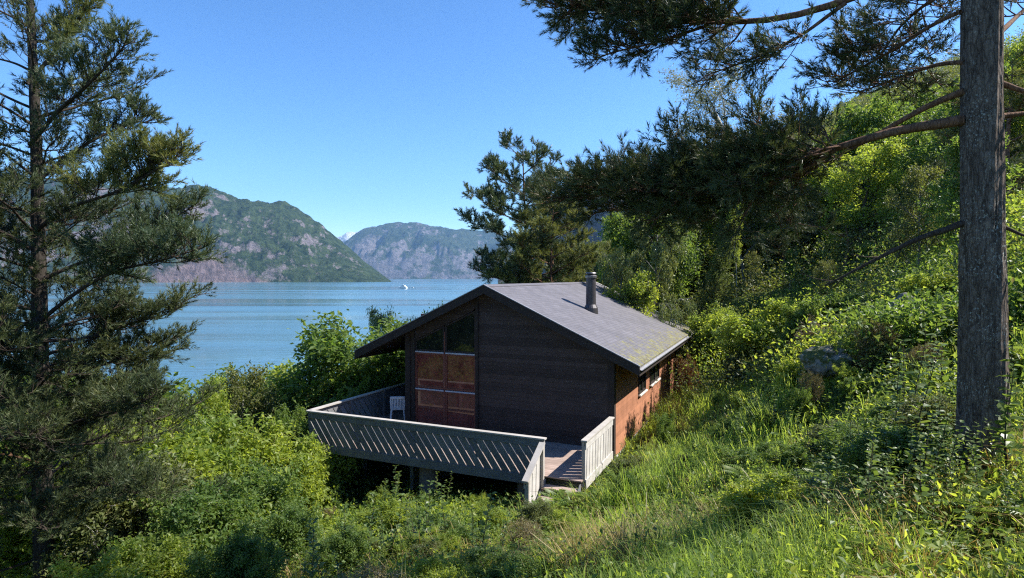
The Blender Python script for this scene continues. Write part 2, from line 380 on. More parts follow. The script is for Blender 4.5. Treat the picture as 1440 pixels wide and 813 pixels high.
def tps_fit(c):
    n = len(c); d = np.linalg.norm(c[:, None, :2] - c[None, :, :2], axis=2)
    K = np.where(d > 0, d * d * np.log(d + 1e-9), 0) + np.eye(n) * .6
    A = np.zeros((n + 3, n + 3)); A[:n, :n] = K; A[:n, n] = 1; A[:n, n + 1:] = c[:, :2]; A[n:, :n] = A[:n, n:].T
    return np.linalg.solve(A, np.concatenate([c[:, 2], np.zeros(3)]))
TW = tps_fit(CP)
def vnoise(x, y, seed=0):
    xi = np.floor(x).astype(np.int64); yi = np.floor(y).astype(np.int64); fx = x - xi; fy = y - yi
    fx = fx * fx * (3 - 2 * fx); fy = fy * fy * (3 - 2 * fy)
    def h(a, b):
        k = (a * 374761393 + b * 668265263 + seed * 974634777) & 0xffffffff
        k = ((k ^ (k >> 13)) * 1274126177) & 0xffffffff
        return ((k ^ (k >> 16)) & 0xffff) / 65535.0
    return (h(xi, yi) * (1 - fx) + h(xi + 1, yi) * fx) * (1 - fy) + (h(xi, yi + 1) * (1 - fx) + h(xi + 1, yi + 1) * fx) * fy
def fbm(x, y, oct=5, seed=0, gain=.5):
    s = 0; a = 1; t = 0
    for i in range(oct): s = s + a * (vnoise(x * 2 ** i + 17.3 * i, y * 2 ** i - 9.1 * i, seed + i) - .5); t += a; a *= gain
    return s / t * 2
def ground_z(x, y):
    x = np.atleast_1d(np.asarray(x, float)); y = np.atleast_1d(np.asarray(y, float)); z = np.zeros(len(x))
    for i in range(0, len(x), 20000):
        d2 = (x[i:i + 20000, None] - CP[None, :, 0]) ** 2 + (y[i:i + 20000, None] - CP[None, :, 1]) ** 2
        z[i:i + 20000] = (np.where(d2 > 0, .5 * d2 * np.log(d2 + 1e-12), 0) @ TW[:-3]) + TW[-3] + x[i:i + 20000] * TW[-2] + y[i:i + 20000] * TW[-1]
    r = np.hypot(x, y)
    z += .22 * fbm(x * .6, y * .6, 4, 3) * np.clip(r / 6, .2, 1) + np.clip((r - 30) / 60, 0, 1) * 3 * fbm(x * .04, y * .04, 4, 5)
    # a level bench under the cabin and its deck
    ux = (x - 2.801) * .9135 - (y - 16.347) * .4069; vy = (x - 2.801) * .4069 + (y - 16.347) * .9135
    ins = np.clip(1 - np.maximum.reduce([-7.0 - ux, ux - .1, -3.2 - vy, vy - 11.3, np.zeros_like(x)]) / 1.0, 0, 1)
    z = z * (1 - ins) + np.minimum(z, -5.15) * ins
    return np.clip(z, -60, 120)
def gz(x, y): return float(ground_z([x], [y])[0])
def axis(lo, hi, fine_lo, fine_hi, fs, grow_=1.09):
    a = list(np.arange(fine_lo, fine_hi, fs)); s = fs; p = a[-1]
    while p < hi: s *= grow_; p += s; a.append(p)
    s = fs; p = a[0]; b = []
    while p > lo: s *= grow_; p -= s; b.append(p)
    return np.array(b[::-1] + a)
gx = axis(-150, 170, -12, 14, .28); gy = axis(-30, 380, -2, 34, .28)
XX, YY = np.meshgrid(gx, gy); Z = ground_z(XX.ravel(), YY.ravel())
g = Geo(); nx = len(gx); ny = len(gy)
i = np.arange(ny - 1)[:, None] * nx; j = np.arange(nx - 1)[None]
g.add(np.stack([XX.ravel(), YY.ravel(), Z], -1), np.stack([i + j, i + j + 1, i + nx + j + 1, i + nx + j], -1).reshape(-1, 4))
tag(g.obj('ground', M['ground'], smooth=True), kind='structure')

# ------------------------------------------------------------------ water
m, nt, out = mat('fjord_water')
v = coords(nt, scale=(.22, 1, 1))
streak = noise(nt, coords(nt, scale=(.0012, .010, 1)), 1.0, 5, .6)
n1 = noise(nt, coords(nt, scale=(.25, .9, 1)), .35, 5, .6)
col = ramp(nt, noise(nt, coords(nt, scale=(.002, .012, 1)), 1, 3), [(.35, (.055, .135, .19)), (.65, (.085, .185, .24))])
ro = nt.nodes.new('ShaderNodeMapRange'); nt.links.new(streak, ro.inputs[0])
ro.inputs[1].default_value = .42; ro.inputs[2].default_value = .6; ro.inputs[3].default_value = .10; ro.inputs[4].default_value = .30
bp = N(nt, 'ShaderNodeBump', Strength=.5, Distance=.5); nt.links.new(n1, bp.inputs['Height'])
p = principled(nt, out, col, .15, .5, bp.outputs[0]); nt.links.new(ro.outputs[0], p.inputs['Roughness'])
bs = nt.nodes.new('ShaderNodeMapRange'); nt.links.new(streak, bs.inputs[0])
bs.inputs[1].default_value = .42; bs.inputs[2].default_value = .6; bs.inputs[3].default_value = .15; bs.inputs[4].default_value = .7; nt.links.new(bs.outputs[0], bp.inputs['Strength'])
g = Geo(); g.add([(-16000, -400, WATER), (9000, -400, WATER), (9000, 16000, WATER), (-16000, 16000, WATER)], [(0, 1, 2, 3)])
tag(g.obj('water', m), kind='structure')

# ------------------------------------------------------------------ mountains (height fields standing at their real distance)
def mountain(name, prof, D0, depth, m, n=520, rows=110, amp=.10, seed=1, freq=6.0, curve=.8, shore=None):
    px = np.linspace(prof[0][0], prof[-1][0], n); py = np.interp(px, [a for a, b in prof], [b for a, b in prof])
    py = np.convolve(np.pad(py, 6, 'edge'), np.ones(7) / 7, 'same')[6:-6]
    t = np.linspace(-.06, 1.35, rows)
    P, T = np.meshgrid(px, t); PY = np.broadcast_to(py, P.shape)
    d0 = D0 if shore is None else np.interp(P, [a for a, b in shore], [b for a, b in shore])
    D = d0 + depth * T
    Hr = (HY - PY) / F * (d0 + depth) - WATER
    sh = np.where(T < 0, T * .6, np.where(T < 1, np.abs(T) ** curve, 1 - (T - 1) * 1.3))
    X = (P - CX) / F * D
    nz = fbm(X / D0 * freq, D / D0 * freq, 7, seed, .55); rg = 1 - np.abs(fbm(X / D0 * freq * 1.6, D / D0 * freq * .7, 6, seed + 40, .55)) * 2
    w = np.clip(T * 6, 0, 1) * np.clip(1.0 - np.clip(T, 0, 1) ** 3 * .86, .14, 1)
    Zm = WATER + Hr * sh + Hr * amp * (nz * 1.3 + rg * .8 - .5) * w + Hr * .035 * fbm(X / D0 * freq * 9, D / D0 * freq * 9, 4, seed + 9)
    g = Geo(); i = np.arange(rows - 1)[:, None] * n; j = np.arange(n - 1)[None]
    g.add(np.stack([X.ravel(), D.ravel(), Zm.ravel()], -1), np.stack([i + j, i + j + 1, i + n + j + 1, i + n + j], -1).reshape(-1, 4))
    return tag(g.obj(name, m, smooth=True), kind='structure')
def mount_mat(name, green, green2, rock, S, gbias=.5, scree=None, snow=None):
    m, nt, out = mat(name)
    v = coords(nt, scale=(S,) * 3)
    geo = nt.nodes.new('ShaderNodeNewGeometry'); sp = nt.nodes.new('ShaderNodeSeparateXYZ'); nt.links.new(geo.outputs['Normal'], sp.inputs[0])
    tex = noise(nt, v, 60, 8, .75)
    gr = ramp(nt, tex, [(.40, green), (.60, green2)])
    rk = ramp(nt, noise(nt, v, 90, 8, .8), [(.3, tuple(c * .45 for c in rock)), (.6, rock), (.75, tuple(c * 1.5 for c in rock))])
    md = nt.nodes.new('ShaderNodeMath'); md.operation = 'MULTIPLY_ADD'; nt.links.new(noise(nt, coords(nt, scale=(S, S * .6, S * 1.2)), 20, 10, .8), md.inputs[0]); md.inputs[1].default_value = 1.7
    inv = nt.nodes.new('ShaderNodeMath'); inv.operation = 'MULTIPLY'; nt.links.new(sp.outputs[2], inv.inputs[0]); inv.inputs[1].default_value = -.55; nt.links.new(inv.outputs[0], md.inputs[2])
    fac = ramp(nt, md.outputs[0], [(gbias, (0, 0, 0)), (gbias + .12, (1, 1, 1))])
    col = mixc(nt, fac, gr, rk)
    pos = nt.nodes.new('ShaderNodeSeparateXYZ'); nt.links.new(geo.outputs['Position'], pos.inputs[0])
    if scree:       # (x centre, half width, top z, colour)
        xc, hw, zt, cc = scree
        a = nt.nodes.new('ShaderNodeMath'); a.operation = 'SUBTRACT'; nt.links.new(pos.outputs[0], a.inputs[0]); a.inputs[1].default_value = xc
        b = nt.nodes.new('ShaderNodeMath'); b.operation = 'ABSOLUTE'; nt.links.new(a.outputs[0], b.inputs[0])
        c = nt.nodes.new('ShaderNodeMath'); c.operation = 'DIVIDE'; nt.links.new(b.outputs[0], c.inputs[0]); c.inputs[1].default_value = hw
        d = nt.nodes.new('ShaderNodeMath'); d.operation = 'DIVIDE'; nt.links.new(pos.outputs[2], d.inputs[0]); d.inputs[1].default_value = zt
        e = nt.nodes.new('ShaderNodeMath'); e.operation = 'ADD'; nt.links.new(c.outputs[0], e.inputs[0]); nt.links.new(d.outputs[0], e.inputs[1])
        f = nt.nodes.new('ShaderNodeMath'); f.operation = 'MULTIPLY_ADD'; nt.links.new(noise(nt, v, 14, 8, .75), f.inputs[0]); f.inputs[1].default_value = 2.4; nt.links.new(e.outputs[0], f.inputs[2])
        sf = ramp(nt, f.outputs[0], [(.0, (1, 1, 1)), (1.0, (0, 0, 0))])
        mr = nt.nodes.new('ShaderNodeMapRange'); nt.links.new(f.outputs[0], mr.inputs[0]); mr.inputs[1].default_value = 2.2; mr.inputs[2].default_value = 1.85
        sc2 = ramp(nt, noise(nt, coords(nt, scale=(S * 2, S * 2, S * .5)), 60, 7, .75), [(.35, tuple(x * .45 for x in cc)), (.6, cc), (.72, tuple(x * 1.5 for x in cc))])
        col = mixc(nt, mr.outputs[0], col, sc2)
    # bare tops
    if snow:
        zt, amt = snow
        mr = nt.nodes.new('ShaderNodeMapRange'); nt.links.new(pos.outputs[2], mr.inputs[0]); mr.inputs[1].default_value = zt * .8; mr.inputs[2].default_value = zt * 1.15
        ad = nt.nodes.new('ShaderNodeMath'); ad.operation = 'MULTIPLY'; nt.links.new(mr.outputs[0], ad.inputs[0]); nt.links.new(noise(nt, v, 30, 6, .7), ad.inputs[1])
        col = mixc(nt, ramp(nt, ad.outputs[0], [(amt, (0, 0, 0)), (amt + .05, (1, 1, 1))]), col, (.8, .82, .85))
    principled(nt, out, col, .95, .1, bump(nt, tex, 1.0, .02 / S))
    return m
mountain('far_snow_mountain', [(440, 350), (470, 338), (488, 326), (500, 328), (512, 325), (530, 331), (560, 340), (620, 350)], 13500, 1500,
         mount_mat('snowy_rock', (.05, .07, .04), (.08, .09, .06), (.26, .25, .26), 1 / 13500, .3, snow=(850, .34)), seed=8)
mountain('far_mountain', [(440, 385), (470, 352), (494, 333), (512, 322), (540, 313), (572, 310), (600, 317), (640, 324), (700, 326), (760, 330), (840, 322), (930, 330), (1000, 340)], 8800, 1700,
         mount_mat('far_rocky_forest', (.016, .035, .02), (.07, .09, .045), (.26, .23, .25), 1 / 8800, .44, scree=(-2450, 700, 900, (.26, .23, .24))), seed=21, amp=.24, freq=9, curve=.7)
mountain('fjord_mountain', [(-420, 215), (-250, 225), (-100, 240), (60, 250), (180, 262), (250, 262), (290, 263), (330, 276), (357, 282), (380, 287), (400, 285), (420, 292), (450, 312), (480, 338), (510, 365), (530, 380), (545, 391), (552, 397)], 3400, 900,
         mount_mat('forested_mountainside', (.012, .028, .010), (.065, .095, .035), (.27, .23, .24), 1 / 3400, .53, scree=(-1700, 300, 170, (.27, .20, .20))), n=760, seed=5, amp=.20, freq=9, shore=[(-420, 2700), (0, 3000), (400, 3360), (552, 3500)])
mountain('near_mountain', [(700, 380), (760, 330), (800, 262), (835, 240), (868, 236), (900, 242), (950, 232), (1010, 210), (1100, 182), (1160, 165), (1200, 140), (1300, 118), (1500, 85), (1800, 60)], 900, 500,
         mount_mat('shaded_forest_cliff', (.03, .048, .02), (.055, .075, .03), (.20, .18, .20), 1 / 900, .40), seed=13, amp=.22, freq=7, shore=[(700, 1500), (860, 1150), (1200, 700), (1800, 500)])

# ------------------------------------------------------------------ boats on the fjord
def loft(g, secs):   # secs: list of (y, halfwidth_top, halfwidth_bottom, z_top, z_bottom)
    V = []
    for y, a, b, zt, zb in secs: V += [(-a, y, zt), (-b, y, zb), (b, y, zb), (a, y, zt)]
    n = len(secs); Fq = []
    for q in range(n - 1):
        for k in range(4):
            k2 = (k + 1) % 4; Fq.append((q * 4 + k, (q + 1) * 4 + k, (q + 1) * 4 + k2, q * 4 + k2))
    Fq += [(0, 1, 2, 3), ((n - 1) * 4 + 3, (n - 1) * 4 + 2, (n - 1) * 4 + 1, (n - 1) * 4)]
    g.add(V, Fq)
def boat(px, Y, L, rz, label):
    r = empty('motor_boat', ((px - CX) / F * Y, Y, WATER), label, 'boat', None, rz)
    k = L / 26
    h = Geo(); loft(h, [(y * k, a * k, b * k, zt * k, -.6 * k) for y, a, b, zt in ((-13, 3.4, 2.6, 2.6), (-6, 3.9, 3, 2.5), (3, 3.8, 2.7, 2.8), (9, 2.6, 1.4, 3.5), (13, .3, .1, 4.2))])
    h.obj('hull', M['boat_hull'], r)
    c = Geo(); loft(c, [(y * k, a * k, a * 1.02 * k, zt * k, 2.5 * k) for y, a, zt in ((-11, 3.0, 5.2), (-3, 3.2, 5.4), (5, 2.8, 5.3), (8, 1.8, 3.7))]); c.obj('lower_cabin', M['boat_white'], r)
    c = Geo(); loft(c, [(y * k, a * k, a * 1.05 * k, zt * k, 5.2 * k) for y, a, zt in ((-7, 2.4, 8.3), (-1, 2.6, 8.6), (2.5, 2.2, 8.4), (4.6, 1.6, 5.6))]); c.obj('upper_cabin', M['boat_white'], r)
    w = Geo()
    for sx in (-1, 1):
        w.box((sx * 3.28 * k - .03, -9 * k, 3.6 * k), (sx * 3.28 * k + .03, 3 * k, 4.5 * k)); w.box((sx * 2.66 * k - .03, -5 * k, 6.4 * k), (sx * 2.66 * k + .03, 1.4 * k, 7.4 * k))
    w.obj('window_band', M['boat_dark'], r)
    t = Geo(); t.tube([(0, -2 * k, 8.4 * k), (0, -2.4 * k, 12.5 * k)], [.25 * k, .1 * k], 6); t.tube([(-1.2 * k, -2.2 * k, 10.6 * k), (1.2 * k, -2.2 * k, 10.6 * k)], .08 * k, 5); t.obj('mast', M['boat_white'], r)
boat(566.5, 1560, 26, 1.15, 'white two-deck motor boat out on the open fjord')
boat(580, 1640, 8, 1.3, 'tiny white boat on the fjord, just right of the larger white boat')

# ------------------------------------------------------------------ the cabin (local frame: x along the gable, y along the ridge)
ANG = -math.radians(24.011); CO = np.array([2.801, 16.347]); ZB = -5.3
def hw(u, v): c, s = math.cos(ANG), math.sin(ANG); return np.array([CO[0] + u * c - v * s, CO[1] + u * s + v * c])
UR, ZR, MS = -3.81, -.244, .4622
def rz_(u): return ZR - MS * abs(u - UR)
LEN = 11.1; UW = -6.784
cab = empty('wooden_cabin', (CO[0], CO[1], ZB), 'dark brown timber cabin with a grey gable roof on the wooded slope', 'cabin', rz=ANG)
def L(z): return z - ZB
# walls: horizontal lapped boards, each row real
def wall_rows(g, ends, z0, z1, wn, thick=.014, row=.125, axis='u', at_=0.0, sgn=-1):
    z = z0
    while z < z1 - 1e-3:
        zt = min(z + row, z1)
        for (a0, a1), (b0, b1) in ends(z, zt):
            t0 = thick; t1 = thick * .35     # lapped profile: thick at the foot
            if axis == 'u':
                y = at_; s = sgn
                V = [(a0, y + s * t0, z), (a1, y + s * t0, z), (a1, y, z), (a0, y, z), (b0, y + s * t1, zt - .003), (b1, y + s * t1, zt - .003), (b1, y, zt - .003), (b0, y, zt - .003)]
                if s > 0: V = [V[k] for k in (3, 2, 1, 0, 7, 6, 5, 4)]
            else:
                x = at_; s = sgn
                V = [(x + s * t0, a0, z), (x + s * t0, a1, z), (x, a1, z), (x, a0, z), (x + s * t1, b0, zt - .003), (x + s * t1, b1, zt - .003), (x, b1, zt - .003), (x, b0, zt - .003)]
                if s < 0: V = [V[k] for k in (3, 2, 1, 0, 7, 6, 5, 4)]
            V = np.array(V); V[:, 2] += -ZB; g.hexa(V)
        z += row
TH = .20      # roof build-up, vertical
W1, W2 = -6.46, -4.27; WZ0 = -4.76
def win_top(u): return min(rz_(u) - TH - .34, -1.3)
def gable_ends(z, zt, front=True):
    def lr(zz):
        k = (ZR - TH - zz) / MS
        return max(UW, UR - k), min(0.0, UR + k)
    (a0, a1), (b0, b1) = lr(z), lr(zt)
    if b1 <= b0: b0 = b1 = UR
    if not front: return [((a0, a1), (b0, b1))]
    out_ = []
    wt = lambda u: rz_(u) - TH - .34
    def cl(zz):  # left edge of window opening at height zz (sloped head)
        u = UR - (ZR - TH - .34 - zz) / MS; return min(max(W1, u), W2)
    if z >= wt(W2): return [((a0, a1), (b0, b1))]
    wa, wb = cl(z), cl(zt)
    out_.append(((a0, wa), (b0, wb))); out_.append(((W2, a1), (W2, b1)))
    return out_
g = Geo(); wall_rows(g, lambda a, b: gable_ends(a, b), -5.05, ZR - TH, None, sgn=-1)
g.obj('front_wall', M['wall_dark'], cab)
g = Geo(); wall_rows(g, lambda a, b: gable_ends(a, b, False), -5.05, ZR - TH, None, at_=LEN, sgn=1); g.obj('back_wall', M['wall_dark'], cab)
WIN = [(3.25, 4.35, -3.86, -2.85), (5.15, 6.9, -3.86, -2.85)]
def side_ends(z, zt):
    s = [0.0]
    for a, b, c, d in WIN:
        if zt > c + .01 and z < d: s += [a, b]
    s.append(LEN); return [((s[k], s[k + 1]),) * 2 for k in range(0, len(s), 2)]
g = Geo(); wall_rows(g, side_ends, -5.05, rz_(0) - TH, None, axis='v', at_=0, sgn=1); g.obj('side_wall', M['wall_red'], cab)
g = Geo(); wall_rows(g, lambda a, b: [((0, LEN), (0, LEN))], -5.05, rz_(UW) - TH, None, axis='v', at_=UW, sgn=-1); g.obj('side_wall', M['wall_dark'], cab)
# inner core so the cabin is solid and dark inside
g = Geo(); g.box((W1 - .02, .35, L(-5.0)), (W2 + .02, .37, L(-1.2))); g.box((W2 + .005, .004, L(-5.0)), (W2 + .02, .35, L(-1.25))); g.obj('inner_wall', M['frame_red'], cab)
# corner boards and base
g = Geo()
for (u0, v0) in ((0, 0), (UW, 0), (0, LEN), (UW, LEN)):
    du = .045 if u0 == 0 else -.045; dv = -.045 if v0 == 0 else .045
    for k in (0, 1):
        if k == 0: lo, hi = (min(u0, u0 + du), min(v0 - dv * .0, v0 - dv * 3)), (max(u0, u0 + du), max(v0 - dv * .0, v0 - dv * 3))
        else: lo, hi = (min(u0 + du, u0 - du * 3), min(v0, v0 + dv)), (max(u0 + du, u0 - du * 3), max(v0, v0 + dv))
        g = Geo(); g.box((*lo, L(-5.07)), (*hi, L(rz_(u0) - TH))); g.obj('corner_board', M['trim_dark'], cab)
g = Geo(); g.box((-.12, .06, L(-5.75)), (-.02, LEN - .1, L(-5.06))); g.box((UW + .1, .0, L(-5.9)), (-.13, .12, L(-5.06))); g.box((UW + .02, .13, L(-7.5)), (UW + .14, LEN - .1, L(-5.06))); g.obj('foundation', M['foundation'], cab)
# posts framing the glazed bay
g = Geo(); g.box((W1 - .09, -.06, L(-5.05)), (W1, -.026, L(rz_(W1) - TH - .02))); g.box((W2, -.06, L(-5.05)), (W2 + .09, -.026, L(rz_(W2) - TH - .02))); g.obj('bay_trim', M['trim_dark'], cab)
# glazing
def pane(par, name, u0, u1, z0, z1a, z1b, m_, fr=.055, fm='frame_red', refl_bars=()):
    w = Geo()
    w.box((u0, -.02, L(z0)), (u1, .05, L(z0 + fr)))
    w.box((u0, -.02, L(z0 + fr)), (u0 + fr, .05, L(z1a - fr))); w.box((u1 - fr, -.02, L(z0 + fr)), (u1, .05, L(z1b - fr)))
    V = np.array([(u0, -.02, z1a - fr), (u1, -.02, z1b - fr), (u1, .05, z1b - fr), (u0, .05, z1a - fr), (u0, -.02, z1a), (u1, -.02, z1b), (u1, .05, z1b), (u0, .05, z1a)]); V[:, 2] -= ZB; w.hexa(V)
    for b in refl_bars: w.box((u0 + fr, -.018, L(b - .03)), (u1 - fr, .048, L(b + .03)))
    o = w.obj('window', M[fm], cab)
    gg = Geo(); V = np.array([(u0 + fr * .5, .012, z0 + fr * .5), (u1 - fr * .5, .012, z0 + fr * .5), (u1 - fr * .5, .02, z0 + fr * .5), (u0 + fr * .5, .02, z0 + fr * .5),
                              (u0 + fr * .5, .012, z1a - fr * .5), (u1 - fr * .5, .012, z1b - fr * .5), (u1 - fr * .5, .02, z1b - fr * .5), (u0 + fr * .5, .02, z1a - fr * .5)]); V[:, 2] -= ZB; gg.hexa(V)
    gg.obj('pane', M[m_], o); return o
MU = (W1 + W2) / 2
for a, b in ((W1, MU - .015), (MU + .015, W2)):
    wt = lambda u: rz_(u) - TH - .36
    pane(None, 'w', a, b, -2.36, wt(a), wt(b), 'pane_dark', fm='trim_dark')
    pane(None, 'w', a, b, -3.54, -2.41, -2.41, 'pane_red')
    pane(None, 'w', a, b, WZ0, -3.60, -3.60, 'pane_red', refl_bars=(-4.16,))  # cross bar modelled in place of a reflection in the lower glass
    s = Geo(); s.box((a + .02, -.05, L(-2.405)), (b - .02, .0, L(-2.365))); s.obj('drip_bar', M['bar'], cab)
    s = Geo(); s.box((a + .02, -.05, L(-3.595)), (b - .02, .0, L(-3.555))); s.obj('drip_bar', M['bar'], cab)
g = Geo(); g.box((MU - .013, -.03, L(WZ0)), (MU + .013, .04, L(-1.6 - .12))); g.obj('mullion', M['frame_red'], cab)
for a, b, c, d in WIN:
    w = Geo()
    for lo, hi in (((-.01, a, c), (.05, a + .06, d)), ((-.01, b - .06, c), (.05, b, d)), ((-.01, a + .06, d - .06), (.05, b - .06, d)), ((-.01, (a + b) / 2 - .03, c + .06), (.048, (a + b) / 2 + .03, d - .06)), ((-.01, a + .06, c), (.05, b - .06, c + .06))):
        w.box((lo[0], lo[1], L(lo[2])), (hi[0], hi[1], L(hi[2])))
    o = w.obj('side_window', M['trim_dark'], cab)
    p_ = Geo(); p_.box((.0, a + .03, L(c + .03)), (.012, b - .03, L(d - .03))); p_.obj('pane', M['pane_dark'], o)
    s_ = Geo(); s_.box((.0, a - .03, L(c - .05)), (.10, b + .03, L(c - .004))); s_.obj('sill', M['white_trim'], o)
# roof
VF, VB = -.401, 11.45
UE, UEL = .807, -8.57
def slab(g, u0, u1, v0, v1, dz0, dz1):
    V = np.array([(u0, v0, rz_(u0) + dz0), (u1, v0, rz_(u1) + dz0), (u1, v1, rz_(u1) + dz0), (u0, v1, rz_(u0) + dz0), (u0, v0, rz_(u0) + dz1), (u1, v0, rz_(u1) + dz1), (u1, v1, rz_(u1) + dz1), (u0, v1, rz_(u0) + dz1)])
    V[:, 2] -= ZB; g.hexa(V)
g = Geo(); slab(g, UR, UE, VF + .03, VB - .03, -.05, 0); slab(g, UEL, UR, VF + .03, VB - .03, -.05, 0); roof = g.obj('roof', M['roof'], cab)
g = Geo(); slab(g, UR, UE - .02, VF + .05, VB - .05, -TH, -.052); slab(g, UEL + .02, UR, VF + .05, VB - .05, -TH, -.052); g.obj('soffit', M['trim_dark'], roof)
for v0, v1 in ((VF, VF + .028), (VB - .028, VB)):
    g = Geo(); slab(g, UR, UE + .01, v0, v1, -.25, .0); slab(g, UEL - .01, UR, v0, v1, -.25, .0); g.obj('verge_board', M['trim_dark'], roof)
for v0, v1 in ((VF - .02, VF + .035), (VB - .06, VB + .03)):
    g = Geo(); slab(g, UR, UE + .02, v0, v1, .003, .028); slab(g, UEL - .02, UR, v0, v1, .003, .028); g.obj('verge_trim', M['white_trim'] if v0 > 0 else M['gutter'], roof)
g = Geo()
slab(g, UR, UR + .14, VF + .05, VB - .07, .004, .022); slab(g, UR - .14, UR, VF + .05, VB - .07, .004, .022); g.obj('ridge_cap', M['roof'], roof)
# gutter at the right eave and a fascia under it
g = Geo(); aa = np.linspace(math.pi, 2 * math.pi, 9); ring = np.array([(math.cos(a) * .065, math.sin(a) * .065) for a in aa]); ring2 = ring[::-1] * .9
rr = np.concatenate([ring, ring2]); n = len(rr); V = []
for v0 in (VF + .03, VB - .03): V += [(UE + .062 + a, v0, L(rz_(UE) - .045) + b) for a, b in rr]
g.add(V, [(k, (k + 1) % n, n + (k + 1) % n, n + k) for k in range(n)]); g.obj('gutter', M['gutter'], roof)
g = Geo(); g.box((UE - .018, VF + .03, L(rz_(UE) - .27)), (UE + .003, VB - .03, L(rz_(UE) - .055))); g.box((UEL - .003, VF + .03, L(rz_(UEL) - .27)), (UEL + .018, VB - .03, L(rz_(UEL) - .055))); g.obj('fascia', M['trim_dark'], roof)
g = Geo(); g.tube([(UE + .06, VB - .35, L(rz_(UE) - .1)), (UE + .06, VB - .35, L(rz_(UE) - .3)), (.12, VB - .42, L(rz_(UE) - .65)), (.12, VB - .42, L(-4.9))], .035, 8); g.obj('downpipe', M['gutter'], cab)
# flue
fu, fv = -1.79, 3.895; fz = rz_(fu)
g = Geo(); zz = L(fz)
g.tube([(fu, fv, zz - .15), (fu, fv, zz + .10), (fu, fv, zz + .22), (fu, fv, zz + 1.16)], [.26, .24, .175, .165], 20, cap=False)
flue = g.obj('chimney_flue', M['flue'], roof, smooth=False)
g = Geo(); g.tube([(fu, fv, zz + 1.14), (fu, fv, zz + 1.16), (fu, fv, zz + 1.22), (fu, fv, zz + 1.24)], [.18, .205, .205, .18], 20); g.tube([(fu, fv, zz + 1.24), (fu, fv, zz + 1.30), (fu, fv, zz + 1.34)], [.11, .19, .17], 20); g.obj('flue_cap', M['flue_top'], flue)

# ------------------------------------------------------------------ the deck
dk = empty('wooden_deck', (*hw(-4, -1.4), ZB), 'weathered grey timber deck with diagonal board railings round the cabin front', 'deck')
dk.rotation_euler = (0, 0, ANG); dk.location = (CO[0], CO[1], ZB)
FZ = -4.78; DU0, DV0 = -8.227, -2.872
g = Geo(); v = DV0 + .03
rng = rnd(5)
while v < -.03:
    g.box((DU0 + .03, v, L(FZ - .03)), (-.02, min(v + .118, -.03), L(FZ - rng.uniform(0, .003)))); v += .125
v = -.02
while v < 4.2: g.box((DU0 + .03, v, L(FZ - .03)), (UW - .06, v + .118, L(FZ - rng.uniform(0, .003)))); v += .125
g.obj('floor', M['deck_floor'], dk)
g = Geo()
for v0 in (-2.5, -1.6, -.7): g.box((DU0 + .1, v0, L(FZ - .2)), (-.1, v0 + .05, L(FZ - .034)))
g.obj('joists', M['concrete'], dk)
